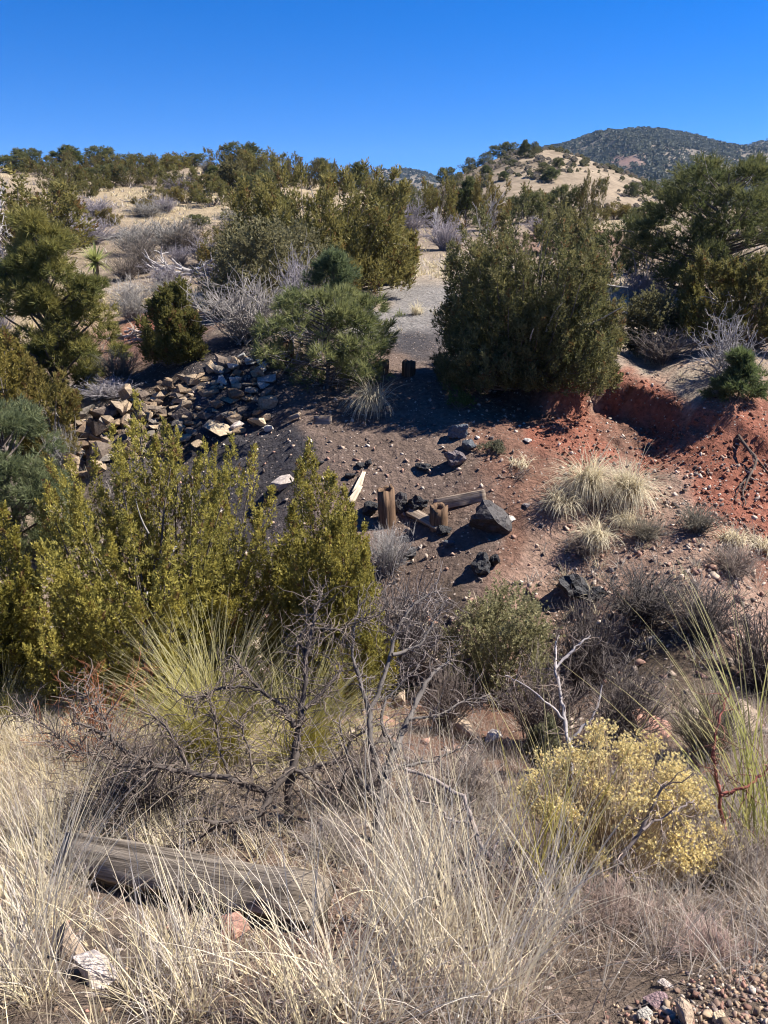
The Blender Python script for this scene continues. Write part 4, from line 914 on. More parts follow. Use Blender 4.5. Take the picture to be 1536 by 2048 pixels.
# ------------------------------------------------------------------ stones
def hull_stone(seed, ax=(1, .7, .5), n=13, name='stone'):
    r = np.random.default_rng(seed); bm = bmesh.new()
    for _ in range(n):
        v = r.uniform(-1, 1, 3); m = np.argmax(np.abs(v)); v[m] = np.sign(v[m]) * r.uniform(.8, 1)
        bm.verts.new(v * np.asarray(ax) * 0.5)
    res = bmesh.ops.convex_hull(bm, input=bm.verts)
    bmesh.ops.delete(bm, geom=list({e for e in res['geom_interior'] if isinstance(e, bmesh.types.BMVert)}), context='VERTS')
    me = bpy.data.meshes.new(name); bm.to_mesh(me); bm.free()
    return me
def tint_mesh(me, c, mat):
    at = me.attributes.new('tint', 'FLOAT_COLOR', 'POINT')
    at.data.foreach_set('color', np.tile(np.array([*c, 1.0], np.float32), len(me.vertices)))
    me.materials.append(mat); return me
WALL_C = [(0.21, 0.15, 0.096), (0.28, 0.21, 0.14), (0.14, 0.097, 0.064), (0.22, 0.168, 0.118), (0.12, 0.092, 0.072), (0.17, 0.145, 0.117)]
STONES = [tint_mesh(hull_stone(600 + i, (1, r_[0], r_[1]), 12 + i % 4), WALL_C[i % 6], M_STONE) for i, r_ in enumerate([(.7, .5), (.6, .4), (.8, .6), (.6, .35), (.9, .7), (.6, .55), (.7, .3), (.8, .8), (.5, .45), (.7, .45), (.75, .65), (.6, .3)])]
PALE_ST = [tint_mesh(hull_stone(640 + i, (1, .7, .55), 13), (0.33, 0.32, 0.29), M_STONE) for i in range(3)]
def inside(px, py, poly):
    c = False; n = len(poly)
    for i in range(n):
        (x0, y0), (x1, y1) = poly[i], poly[i-1]
        if (y0 > py) != (y1 > py) and px < (x1 - x0) * (py - y0) / (y1 - y0) + x0: c = not c
    return c
B0, B1, T1, T0 = P(560, 872, 11.7), P(140, 950, 11.6), P(165, 815, 12.3), P(575, 678, 13.3)
WALL_POLY = [(142, 945), (145, 880), (175, 812), (215, 835), (235, 785), (330, 735), (400, 712), (470, 690), (500, 672), (545, 678), (600, 715), (600, 770), (545, 800), (525, 850), (420, 868), (395, 890), (300, 905), (300, 945)]
wall = link('stone_wall', None, None, (B0 + B1) / 2); wall.empty_display_size = .1
tag(wall, 'collapsing dry stone wall of tan rubble on the far bank', 'stone wall')
wr = np.random.default_rng(17); count = 0
wc = np.array(wall.location)
rows = 16
for j in range(rows):
    v = (j + 0.5) / rows; u = 0.0
    while u < 1:
        size = (0.12 + 0.22 * wr.uniform() ** 1.6) * (1.35 if u > 0.72 else 1.0)
        L_ = np.linalg.norm(B1 - B0); u += size * 0.43 / L_ * 2
        uu = min(u, 1)
        p = (B0 * (1-uu) + B1 * uu) * (1-v) + (T0 * (1-uu) + T1 * uu) * v
        px, py, t = project(*p)
        if not inside(px, py, WALL_POLY) or count >= 300: continue
        p[2] = max(p[2], h1(p[0], p[1]) - 0.02)
        p = p + wr.normal(size=3) * np.array([.04, .07, .03])
        loose = uu > 0.66 or v > .9 or wr.uniform() < .15
        pale = (440 < px < 545 and 705 < py < 775 and wr.uniform() < .45)
        me = PALE_ST[wr.integers(0, 3)] if pale else STONES[wr.integers(0, len(STONES))]
        o = link('stone', me, wall, p - wc)
        o.rotation_euler = tuple(wr.uniform(-.8, .8, 3) * (1, 1, 4)) if loose else tuple(wr.normal(size=3) * (.2, .2, .35) + np.array([0.25, 0, R(25) if wr.uniform() < .8 else R(115)]))
        zf = wr.uniform(.55, .85); o.scale = (size * 1.02, size * .95, size * (1.05 if loose else zf)); count += 1
M_BLK = [tint_mesh(hull_stone(660 + i, (1, .8, .7), 14), c, M_STONE) for i, c in enumerate([(0.42, 0.33, 0.22), (0.33, 0.25, 0.18), (0.30, 0.17, 0.12), (0.40, 0.34, 0.30), (0.5, 0.46, 0.4), (0.25, 0.2, 0.19), (0.36, 0.20, 0.15), (0.22, 0.15, 0.15)])]
def boulder_mesh(seed, tone, lump=0.22, fine=0.09, sub=3):
    bm = bmesh.new(); bmesh.ops.create_icosphere(bm, subdivisions=sub, radius=0.5)
    V = np.array([v.co[:] for v in bm.verts]); n = norm(V)
    r = np.random.default_rng(seed); k = r.normal(size=(9, 3)); k = norm(k); off = r.uniform(.55, .9, 9)
    d = n @ k.T; cut = np.where(d > off * 0.8, off * 0.8 / np.maximum(d, 1e-3), 1).min(1)
    s = cut * (1 + lump * fbm(n[:, 0] * 2 + seed, n[:, 1] * 2, n[:, 2] * 2, 2, seed) + fine * fbm(n[:, 0] * 7, n[:, 1] * 7 + seed, n[:, 2] * 7, 3, seed + 3))
    V = V * s[:, None]
    for v, c in zip(bm.verts, V): v.co = c
    me = bpy.data.meshes.new('rock'); bm.to_mesh(me); bm.free()
    return tint_mesh(me, tone, M_SLAG)
SLAG_BLUE, SLAG_DARK, SLAG_PURPLE = (0.085, 0.096, 0.11), (0.03, 0.029, 0.031), (0.12, 0.095, 0.095)
SLAGM = [boulder_mesh(700, SLAG_BLUE, .2, .06), boulder_mesh(701, SLAG_DARK, .3, .2), boulder_mesh(702, SLAG_PURPLE, .25, .18), boulder_mesh(703, SLAG_DARK, .35, .25), boulder_mesh(704, (0.05, 0.044, 0.043), .25, .2)]
def rock(px, py, w, hgt, mesh, label, t=None, name='rock', rot=None, group='loose rocks', cat='rock'):
    """a rock whose middle is seen at px,py; w,hgt in picture pixels"""
    b, tt = stand(px, py + hgt * 0.35, t)
    o = link(name, mesh, None, (b[0], b[1], b[2] + hgt / F * tt * 0.30))
    o.rotation_euler = rot or (rr.uniform(-.3, .3), rr.uniform(-.3, .3), rr.uniform(0, 6))
    W_ = w / F * tt * 1.2; H_ = hgt / F * tt * 1.15
    o.scale = (W_, W_ * .9, H_)
    return tag(o, label, cat, group)
SL = 'slag_rock'
for px, py, w, h_, m, lab in [(918, 858, 44, 42, 0, 'upper blue-grey slag rock stacked on a smaller one'), (934, 888, 34, 32, 0, 'smaller blue-grey slag rock under the stacked upper one'), (911, 918, 48, 32, 2, 'purplish pitted slag rock below the two stacked rocks'), (847, 931, 34, 20, 1, 'flat dark slag rock left of the purplish one'), (982, 1030, 88, 62, 4, 'biggest pitted slag boulder beside the leaning plank'), (966, 1126, 48, 44, 3, 'jagged black slag rock alone on the cinder slope'), (990, 1118, 26, 34, 1, 'small black slag rock touching the jagged one'),
                              (1146, 1166, 66, 52, 3, 'shiny black slag boulder above the gully thicket'), (1190, 1185, 40, 28, 1, 'low black slag rock right of the shiny boulder'), (888, 1058, 30, 24, 1, 'dark slag lump at the split board end'), (898, 1085, 24, 20, 0, 'small grey slag lump below the short hollow post'), (830, 1008, 46, 36, 3, 'black slag rock between the two hollow posts'), (742, 1013, 34, 40, 1, 'dark slag rock left of the tall hollow post'), (800, 1005, 36, 40, 4, 'brown-grey slag rock right of the tall hollow post'),
                              (721, 929, 18, 15, 1, 'left of two small black slag lumps on the slope'), (737, 926, 18, 16, 1, 'right of two small black slag lumps on the slope'), (823, 1102, 26, 20, 1, 'dark slag lump among the grey twigs'), (495, 830, 22, 26, 1, 'black slag piece between the wall and the tan blocks'), (700, 950, 22, 14, 1, 'dark small slag piece above the pale driftwood'), (640, 925, 16, 12, 1, 'dark pebble-like slag on the black cinders')]:
    rock(px, py, w, h_, SLAGM[m], lab, name=SL, group='slag rocks on the far slope')
for px, py, w, h_, m, lab in [(1021, 1037, 18, 16, 4, 'small white stone beside the biggest slag boulder'), (517, 843, 36, 30, 0, 'tan pointed block right of the stone wall foot'), (537, 856, 18, 20, 4, 'pale yellow small block beside the tan pointed one'), (440, 858, 64, 28, 0, 'long tan slab at the foot of the stone wall'), (475, 850, 30, 22, 3, 'grey-tan slab leaning on the long wall-foot slab'), (620, 881, 11, 8, 4, 'white pebble alone on the cinder slope'),
                              (568, 962, 56, 40, 3, 'pinkish-white boulder showing between two juniper crowns'), (930, 1456, 78, 48, 1, 'tan-brown angular boulder in the gully bottom'), (985, 1470, 40, 30, 3, 'grey boulder right of the tan-brown gully boulder'), (800, 1395, 40, 46, 1, 'upright tan rock in the gully behind the thorn shrub'), (770, 1440, 46, 40, 2, 'red-brown rock in the gully behind the thorn shrub'), (1300, 1455, 90, 46, 6, 'reddish boulder half hidden behind the rabbitbrush'), (700, 1395, 50, 30, 6, 'reddish rock near the beargrass end'), (1480, 1440, 90, 34, 1, 'brown slab behind the tall green blades'),
                              (545, 1822, 82, 36, 1, 'tan rock wedged under the timber end'), (470, 1850, 76, 44, 6, 'red-brown rock in the grass before the timber'), (140, 1880, 80, 80, 1, 'brown rock half buried in the tall straw grass'), (190, 1935, 90, 60, 3, 'pale grey rock in grass near the lower edge'), (1312, 1998, 42, 36, 7, 'purplish stone on the roadside gravel'), (1370, 2026, 56, 44, 1, 'orange-brown stone on the roadside gravel'), (1288, 2024, 30, 34, 4, 'white stone on the roadside gravel'), (1440, 2036, 34, 22, 0, 'small tan stone on the roadside gravel'), (1330, 1968, 26, 18, 3, 'small grey stone behind the purplish one'),
                              (1055, 880, 16, 12, 4, 'pale stone on the red-brown slope'), (1160, 985, 22, 16, 3, 'pale stone above the hanging grass'), (1052, 1010, 16, 12, 3, 'tan stone right of the slag boulder')]:
    rock(px, py, w, h_, M_BLK[m], lab, name='rock')

# ------------------------------------------------------------------ old posts, planks and timber
def hollow_post(rad, hgt, seed):
    r = np.random.default_rng(seed); n = 22; a = np.arange(n) / n * 2*np.pi
    wob = 1 + 0.05 * np.sin(a * 3 + seed) + r.normal(size=n) * .025
    jag = r.normal(size=n) * .012
    rings = [(rad * 1.04, -.25, 0), (rad * 1.02, hgt * .5, 0), (rad, hgt, 1), (rad * .72, hgt - .015, 1), (rad * .55, hgt - .06, 0), (rad * .45, hgt - .2, 0)]
    V = np.concatenate([np.stack([np.cos(a) * q * wob, np.sin(a) * q * wob, np.full(n, z) + jag * f], 1) for q, z, f in rings] + [np.array([[0, 0, hgt - .2]])])
    i = np.arange(n); Q = np.concatenate([np.stack([k*n + i, k*n + (i+1) % n, (k+1)*n + (i+1) % n, (k+1)*n + i], 1) for k in range(len(rings) - 1)])
    T = np.stack([(len(rings)-1) * n + i, (len(rings)-1) * n + (i+1) % n, np.full(n, len(rings) * n)], 1)
    return make_mesh('wooden_post', V, [Q, T], None, False, M_POST)
for px, py, w, h_, t, lab in [(774, 1042, 35, 68, 10.0, 'taller brown hollow-topped post standing on the slope'), (876, 1056, 35, 40, 9.8, 'shorter brown hollow-topped post beside the plank'), (763, 756, 28, 24, 13.3, 'left of the two old posts in the juniper shade'), (817, 758, 27, 26, 13.2, 'right of the two old posts in the juniper shade'), (573, 760, 30, 46, 13.2, 'dark post stump at the wall end behind the pinyon branches')]:
    b = on_ground(px, t)
    o = link('wooden_post', hollow_post(w / F * t / 2, h_ / F * t * 1.02, int(px)), None, b); o.rotation_euler = (rr.uniform(-.05, .05), rr.uniform(-.05, .05), 0)
    tag(o, lab, 'post', 'old wooden posts')
def beam(name, a, bb, width, high, mat, label, cat, roll=0.0, seed=0, taper=0.0, sag=True, segs=14):
    """a squared timber between two points with worn, slightly uneven edges"""
    a, bb = np.asarray(a), np.asarray(bb); d = bb - a; L = np.linalg.norm(d); r = np.random.default_rng(seed)
    prof = np.array([(-1, -.93), (-.93, -1), (0, -1.0), (.93, -1), (1, -.93), (1, 0), (1, .93), (.93, 1), (0, 1.0), (-.93, 1), (-1, .93), (-1, 0)]) * .5
    V = []
    for k in range(segs + 1):
        s = k / segs; q = prof * (width, high) * (1 - taper * s) + r.normal(size=prof.shape) * min(width, high) * .025
        x = s * L - L / 2 + (r.normal(size=12) * .012 if k in (0, segs) else 0)
        V.append(np.stack([np.broadcast_to(x, 12), q[:, 0], q[:, 1]], 1))
    V = np.concatenate(V); i = np.arange(12)
    Q = np.concatenate([np.stack([k*12 + i, k*12 + (i+1) % 12, (k+1)*12 + (i+1) % 12, (k+1)*12 + i], 1) for k in range(segs)])
    me = make_mesh(name, V, [Q[:, ::-1], i[None], (segs * 12 + i[::-1])[None]], None, False, mat)
    o = link(name, me, None, (a + bb) / 2)
    x = d / L; up = np.array([0, 0, 1.0]); y = norm(np.cross(up, x)); z = np.cross(x, y)
    M = Matrix(np.stack([x, y, z], 1).tolist()).to_4x4() @ Matrix.Rotation(roll, 4, 'X')
    o.rotation_euler = M.to_euler()
    return tag(o, label, cat)
a, q = ground_at(150, 1738)[0], ground_at(640, 1845)[0]
beam('weathered_timber', a + (0, 0, .07), q + (0, 0, .08), .155, .155, M_TIMBER, 'long grey weathered timber lying in the straw grass', 'timber', R(30), 1)
gA, gB = ground_at(880, 1030)[0], ground_at(968, 1012)[0]
beam('wooden_plank', P(868, 1010, 9.95), P(970, 990, 9.95), .05, .15, M_PLANK, 'brown plank on edge leaning between short post and slag boulder', 'plank', R(-12), 2)
a, q = ground_at(818, 1028), ground_at(880, 1062)
beam('wooden_plank', a[0] + (0, 0, .05), q[0] + (0, 0, .05), .13, .05, M_PLANK, 'split grey board lying below the tall hollow post', 'plank', R(25), 3)
a, q = ground_at(630, 846, 11.5), ground_at(664, 846, 11.5)
beam('wooden_plank', a[0] + (0, 0, .04), q[0] + (0, 0, .04), .05, .14, M_PLANK, 'short upright board at the shade edge of the pinyon', 'plank', R(-10), 4, segs=5)
a, q = ground_at(578, 846, 11.5), ground_at(600, 838, 11.5)
beam('wooden_plank', a[0] + (0, 0, .07), q[0] + (0, 0, .07), .06, .06, M_PLANK, 'small grey board stub right of the tan blocks', 'plank', 0, 5, segs=5)
for i, (x0, y0, x1, y1, lab) in enumerate([(712, 990, 728, 952, 'upper pale driftwood splinter behind the narrow juniper'), (700, 1010, 722, 980, 'lower pale driftwood splinter behind the narrow juniper')]):
    a, q = ground_at(x0, y0)[0], ground_at(x1, y1)[0]
    beam('driftwood', a + (0, 0, .03), q + (0, 0, .05), .11, .05, mat_wood('bleached_wood', (0.3, 0.24, 0.17), (0.6, 0.5, 0.37)) if i == 0 else bpy.data.materials['bleached_wood'], lab, 'driftwood', R(20), 8 + i, .6, segs=6)
# ------------------------------------------------------------------ grasses
STRAW, STRAW2, GREYST = np.array([0.62, 0.53, 0.34]), np.array([0.57, 0.49, 0.34]), np.array([0.55, 0.49, 0.42])
def grass_mesh(name, base, n_per, L, tilt, curl, width, color, r, K=5, az_bias=None, bias=0.0, spread=0.05, jitter=0.25):
    """tufts of blades; base (M,3), L, width, color per tuft"""
    M_ = len(base); idx = np.repeat(np.arange(M_), n_per); N = len(idx)
    az = r.uniform(0, 2*np.pi, N)
    p0 = base[idx].copy(); rad = spread * np.sqrt(r.uniform(0, 1, N)) * (L[idx] / 0.4)
    p0[:, 0] += np.cos(az) * rad; p0[:, 1] += np.sin(az) * rad; p0[:, 2] -= 0.015
    if az_bias is not None:
        az = np.where(r.uniform(size=N) < bias, az_bias[idx] + r.normal(size=N) * 0.5, az)
    th = np.abs(r.normal(size=N)) * tilt + 0.04; cu = r.uniform(0.1, 1.0, N) * curl
    l = L[idx] * r.uniform(0.45, 1.1, N)
    p = blades(p0, az, th, cu, l, K)
    sa = az + np.pi/2 + r.normal(size=N) * 0.7
    side = np.stack([np.cos(sa), np.sin(sa), np.zeros(N)], 1)
    V, Q = ribbons(p, width[idx] * r.uniform(.7, 1.3, N), side)
    c = color[idx] * r.uniform(1 - jitter, 1 + jitter, (N, 1))
    g = Geo(); g.add(V, Q, np.repeat(c, K * 2, 0)); return g.mesh(name, M_GRASS)
gr = np.random.default_rng(23)

# hillside and plateau: straw tufts too many to count
n = 19000
Y = 15.5 * (100 / 15.5) ** gr.uniform(0, 1, n); X = gr.uniform(-.72, .70, n) * (Y + 1.5)
sc = soil_color(X, Y); straw = smooth(0.22, 0.36, sc[:, 0]) * smooth(0.16, 0.26, sc[:, 1])
keep = gr.uniform(size=n) < straw * 0.9 + 0.04
X, Y = X[keep], Y[keep]; Z = height(X, Y); m_ = len(X)
Ld = gr.uniform(.15, .32, m_) * (1 + Y / 130)
col = np.where(gr.uniform(size=(m_, 1)) < .75, STRAW, GREYST) * gr.uniform(.8, 1.15, (m_, 1))
o = link('dry_grass', grass_mesh('dry_grass', np.stack([X, Y, Z], 1), 7, Ld, .55, .7, 0.006 + Y * 0.0011, col, gr, 3, spread=.12)); tag(o, 'pale straw grass covering the hillside and plateau', 'grass', None, 'stuff')

# grass on the plateau lip and the far slopes of the gully
n = 5200
Y = gr.uniform(6.0, 16, n); X = gr.uniform(-.58, .58, n) * (Y + 1.5); Z = height(X, Y); px, py, _ = project(X, Y, Z)
sc = soil_color(X, Y)
d = smooth(0.26, 0.4, sc[:, 0]) * smooth(0.18, 0.3, sc[:, 1]) * 0.9
talus = ((px > 1060) & (py > 1040)); d = np.where(talus, 0.30, d)
d = np.where((py > 1200) & (px < 1060), .12, d); d = np.where((px < 330) & (py > 800), .35, d)
keep = gr.uniform(size=n) < d; X, Y, Z, py = X[keep], Y[keep], Z[keep], py[keep]; m_ = len(X)
col = np.where(gr.uniform(size=(m_, 1)) < .6, STRAW2, GREYST * .8) * gr.uniform(.7, 1.1, (m_, 1))
o = link('dry_grass', grass_mesh('dry_grass', np.stack([X, Y, Z], 1), 16, gr.uniform(.10, .26, m_), .6, .9, np.full(m_, 0.009), col, gr, 4, spread=.07)); tag(o, 'scattered dry grass on the gully slopes and red bank top', 'grass', None, 'stuff')

# roadside slope in front
n = 9500
Y = 1.05 + 4.6 * gr.uniform(0, 1, n) ** 0.8; X = gr.uniform(-.66, .66, n) * (Y + 0.9); Z = height(X, Y); px, py, t = project(X, Y, Z)
zone = np.zeros(n, int); u = gr.uniform(size=n)
nz = fbm(X * 1.6, Y * 1.6, octv=3, seed=91)
zone[(px < 700) & (py > 1380) & (u < 0.27 + .45 * nz)] = 1                # tall straw on the left
zone[(px < 330) & (py > 1370) & (py < 1560) & (u < .85)] = 2             # short pale turf
zone[(px >= 640) & (px < 1080) & (py > 1580) & (u < .22 + .45 * nz)] = 3  # arching straw in the middle
zone[(px >= 1040) & (py > 1500) & (u < .34 + .3 * nz)] = 4               # greyer weeds on the right
zone[(px > 640) & (py > 1400) & (py <= 1600) & (u < .25)] = 4
zone[(px > 600) & (px < 745) & (py > 1800) & (py < 1985) & (u < .93)] = 0
zone[(px > 1230) & (py > 1975)] = 0
zone[(px > 1100) & (py > 2010)] = 0
tim = (px > 230) & (px < 640) & (py > 1755) & (py < 1850); zone[tim] = 0
def front(zn, nb, L, tilt, curl, w, c0, c1, label, bias_az=None, bias=0.0, spread=.05, K=5):
    m = zone == zn; k = m.sum()
    c = np.where(gr.uniform(size=(k, 1)) < .65, c0, c1) * gr.uniform(.8, 1.2, (k, 1))
    Lg = gr.uniform(*L, k) * np.where((px[m] > 130) & (px[m] < 680) & (py[m] > 1740) & (py[m] < 1935), .5, 1)
    az = None if bias_az is None else np.full(k, bias_az) + gr.normal(size=k) * .5
    me = grass_mesh('dry_grass', np.stack([X[m], Y[m], Z[m]], 1), nb, Lg, tilt, curl, np.full(k, w), c, gr, K, az, bias, spread)
    tag(link('dry_grass', me), label, 'grass', None, 'stuff')
front(1, 13, (.10, .30), .42, .8, .0030, STRAW, GREYST, 'tall straw grass on the roadside slope around the timber', 2.6, .35)
front(2, 14, (.14, .30), .45, .7, .0032, STRAW * 1.05, GREYST, 'short pale turf behind the thorn shrub', spread=.07, K=5)
front(3, 14, (.10, .32), .5, .9, .0028, STRAW2, GREYST * .85, 'arching straw grass in the middle of the roadside slope', 0.6, .4)
front(4, 11, (.14, .34), .6, .8, .0024, GREYST * .8, np.array([.30, .23, .17]), 'greyish weedy grass around the rabbitbrush', spread=.07, K=4)

zone_keep = zone.copy(); zone = np.where((py > 1380) & (gr.uniform(size=n) < .30) & ~((px > 1230) & (py > 1975)) & ~((px > 600) & (px < 745) & (py > 1800) & (py < 1985)), 9, 0)
front(9, 11, (.08, .20), 1.15, .5, .0026, np.array([.40, .33, .25]), np.array([.27, .21, .16]), 'matted grey-brown thatch of broken stems under the roadside grass', spread=.10, K=3)
zone = zone_keep

# fine dead weeds: low wiry stems mixed into the roadside grass
sel = np.nonzero((zone > 0) & (gr.uniform(size=n) < .22) & (py > 1520))[0][:230]
k = 8; st = np.repeat(np.stack([X[sel], Y[sel], Z[sel]], 1), k, 0); N = len(st)
d = norm(gr.normal(size=(N, 3)) * (.75, .75, .3) + np.array([0, 0, .75]))
a1 = wander(st, d, gr.uniform(.07, .20, N), 5, .28, gr)
V, Q = vec_tubes(a1, np.broadcast_to(np.linspace(.0013, .0006, 5), (N, 5)), 3)
g = Geo(); cw_ = np.repeat(np.where(gr.uniform(size=(len(sel), 1)) < .5, np.array([.30, .23, .19]), np.array([.42, .37, .33])), k * 15, 0); g.add(V, Q, cw_)
i = gr.integers(0, N, N * 2); j = gr.integers(1, 5, N * 2)
a2 = wander(a1[i, j], norm(a1[i, j] - a1[i, j-1]) + gr.normal(size=(N * 2, 3)) * .7, gr.uniform(.03, .09, N * 2), 4, .3, gr)
V, Q = vec_tubes(a2, np.broadcast_to(np.linspace(.0008, .0005, 4), (N * 2, 4)), 3); g.add(V, Q, np.array([.36, .30, .26]))
tag(link('dead_weeds', g.mesh('dead_weeds', M_TWIG)), 'wiry dead weeds among the roadside grass', 'weeds', None, 'stuff')

# distinct grass clumps, each a thing
def clump(name, px, py, t, nb, L, tilt, curl, w, c0, c1, label, cat='grass clump', az0=None, bias=0.0, spread=0.06, K=7, group=None, tipc=None):
    b, tt = stand(px, py, t); r = np.random.default_rng(int(px * 3 + py))
    az = r.uniform(0, 2*np.pi, nb)
    if az0 is not None: az = np.where(r.uniform(size=nb) < bias, az0 + r.normal(size=nb) * .45, az)
    q = r.uniform(0, 2*np.pi, nb); rd = spread * np.sqrt(r.uniform(size=nb))
    p0 = np.stack([np.cos(q) * rd, np.sin(q) * rd, np.full(nb, -.02)], 1)
    p = blades(p0, az, np.abs(r.normal(size=nb)) * tilt + .03, r.uniform(.3, 1.1, nb) * curl, L * r.uniform(.5, 1.1, nb), K)
    if name != 'beargrass' and cat != 'sotol': 
        p[..., 2] = np.maximum(p[..., 2], (height(b[0] + p[..., 0], b[1] + p[..., 1]) - b[2]) + .01)
    sa = az + np.pi/2 + r.normal(size=nb) * .5
    V, Q = ribbons(p, w * r.uniform(.7, 1.3, nb), np.stack([np.cos(sa), np.sin(sa), np.zeros(nb)], 1))
    mix = r.uniform(size=(nb, 1)); c = (np.asarray(c0) * mix + np.asarray(c1) * (1 - mix)) * r.uniform(.8, 1.2, (nb, 1))
    s = np.linspace(0, 1, K)[None, :, None]
    tc = c if tipc is None else np.broadcast_to(np.asarray(tipc), c.shape)
    f = np.clip((s - .45) * 1.6, 0, .9) if tipc is not None else s * 0
    cc = c[:, None] * (1 - f) + tc[:, None] * f
    g = Geo(); g.add(V, Q, np.repeat(cc.reshape(-1, 3), 2, 0))
    o = link(name, g.mesh(name, M_GRASS), None, b); return tag(o, label, cat, group)
YG, YG2 = (0.40, 0.34, 0.06), (0.26, 0.24, 0.05)
clump('beargrass', 430, 1490, 5.0, 900, 1.05, .34, .9, .0052, YG, YG2, 'big fountain of yellow-green beargrass in front of the large juniper', 'beargrass', spread=.16, K=9, tipc=(.55, .50, .33))
clump('beargrass', 600, 1490, 4.9, 520, .85, .55, .9, .0050, YG, YG2, 'lower beargrass fountain sweeping right behind the thorn trunk', 'beargrass', 0.15, .6, .12, 9, tipc=(.58, .52, .33))
clump('beargrass', 255, 1590, 4.2, 120, .42, .35, .6, .0050, YG2, (0.14, 0.16, 0.05), 'small green blade tuft low in the tangled twigs', 'beargrass', spread=.06)
clump('beargrass', 0, 1400, 5.6, 160, .55, .4, .8, .005, YG, YG2, 'yellow-green tuft at the left edge of the turf', 'beargrass', spread=.1, tipc=(.55, .5, .33))
clump('beargrass', 1095, 1800, 3.05, 46, 1.0, .16, .42, .0055, YG, (0.42, 0.36, .18), 'sparse tall green blades left of the rabbitbrush', 'beargrass', spread=.14, K=9, tipc=(.5, .43, .24))
clump('beargrass', 1515, 1680, 3.5, 85, 1.25, .30, .8, .0060, (0.30, 0.31, 0.07), (0.38, 0.34, .13), 'tall arching green blades at the right edge', 'beargrass', 2.4, .5, .15, 9, tipc=(.5, .45, .25))
HG = (0.72, 0.63, 0.44); HG2 = (0.46, 0.41, 0.30)
for px, py, nb, L, lab in [(1175, 985, 760, .86, 'left large drooping pale grass clump on the red-brown slope'), (1255, 1000, 760, .90, 'right large drooping pale grass clump on the red-brown slope'), (1122, 1015, 300, .55, 'small drooping grass clump left of the large ones'), (1248, 1045, 170, .38, 'small grass clump below the right large one'), (1190, 1080, 320, .5, 'low spreading pale grass clump under the large ones'), (1465, 1085, 220, .42, 'drooping grass clump near the edge below the red bank'), (1525, 1095, 160, .36, 'drooping grass clump at the picture edge below the red bank'),
                           (748, 818, 420, .8, 'shaded grey grass clump in the brink juniper shadow'), (720, 720, 90, .5, 'thin grass tuft by the left shaded post'), (835, 628, 160, .5, 'pale grass tuft beside the gravel track'), (800, 632, 60, .3, 'small green tuft beside the gravel track'), (1040, 930, 70, .3, 'thin dry tuft on the red-brown slope')]:
    gcol = (HG, HG2) if 'green tuft' not in lab else ((.2, .22, .08), (.15, .17, .06))
    clump('grass_clump', px, py, None, nb, L, .28, 2.6, .011, *gcol, lab, az0=-1.95, bias=.72, spread=.13, K=8, group='grass clumps on the far slope')
for px, py, nb, L, az0, lab in [(330, 1975, 60, .5, 1.9, 'tall straw clump rising in front of the timber middle'), (430, 1960, 60, .5, 2.2, 'tall straw clump right of centre before the timber'), (110, 1840, 75, .75, 1.2, 'tall straw clump before the left timber end'), (60, 1980, 80, .6, .8, 'bleached straw clump in the lower left corner'), (780, 1850, 75, .8, 1.1, 'straw clump leaning left of the fallen thorn branch'), (900, 1890, 75, .75, 2.4, 'straw clump leaning towards the fallen thorn branch'), (700, 2030, 60, .6, .3, 'arching bleached straw clump at the lower edge'), (620, 1990, 65, .55, 2.0, 'fine grey straw clump beside the dark gravel patch'), (980, 1990, 60, .55, .1, 'arching straw clump near the lower edge, left of the gravel'),
                                (860, 1800, 50, .72, 2.6, 'tall straw clump just left of the fallen thorn branch foot'), (960, 1850, 50, .70, 1.2, 'tall straw clump below the middle of the fallen thorn branch'), (1040, 1900, 50, .62, .4, 'tall straw clump below the lower end of the fallen thorn branch'), (820, 1930, 45, .66, 1.8, 'tall straw clump at the lower centre of the roadside slope'), (1110, 1860, 55, .55, 1.0, 'straw clump at the foot of the sparse tall green blades')]:
    clump('grass_clump', px, py, None, nb, L, .30, .75, .0034, STRAW * 1.1, GREYST, lab, az0=az0, bias=.4, spread=.09, K=8, group='tall straw clumps on the roadside slope')

# ------------------------------------------------------------------ rabbitbrush
b, t = stand(1235, 1760, 3.35); w, h = size_at(1030, 1450, 1425, b, t)
r = np.random.default_rng(77); ns = 430
az = r.uniform(0, 2*np.pi, ns); q = np.sqrt(r.uniform(0, 1, ns))
tip = np.stack([np.cos(az) * q * w / 2, np.sin(az) * q * w / 2 * .75, h * np.sqrt(np.maximum(.05, 1 - .72 * q ** 2)) * r.uniform(.84, 1.04, ns)], 1)
tip[:, 2] -= 0.22 * h * smooth(-.1, .5, tip[:, 0] / w)
cc_ = tip[r.integers(0, ns, 75)]; near = np.argmin(((tip[:, None] - cc_[None]) ** 2).sum(-1), 1)
tip = tip + (cc_[near] - tip) * 0.45 + r.normal(size=(75, 3))[near] * (.03, .03, .045)
root = np.stack([np.cos(az) * q * .09, np.sin(az) * q * .09, np.full(ns, -.03)], 1)
g = Geo(); limbs(g, root, tip, np.full(ns, .0024), .0012, r, .08, 7, 3, (0.38, 0.29, 0.18))
i = r.integers(0, ns, ns * 2); st = root[i] + (tip - root)[i] * r.uniform(.5, .9, (ns * 2, 1))
limbs(g, st, st + norm(tip[i] - root[i] + r.normal(size=(ns * 2, 3)) * .12) * r.uniform(.06, .14, (ns * 2, 1)), np.full(ns * 2, .0012), .0008, r, .05, 4, 3, (0.36, 0.30, 0.17))
stems_m = g.mesh('stems', M_TWIG)
hd = np.nonzero(r.uniform(size=ns) < .95)[0]; nf = 14
pos = tip[hd].repeat(nf, 0) + r.normal(size=(len(hd) * nf, 3)) * (.022, .022, .016)
T = [spray(r, 9, .6, .75, .55, (20, 95)) for _ in range(5)]
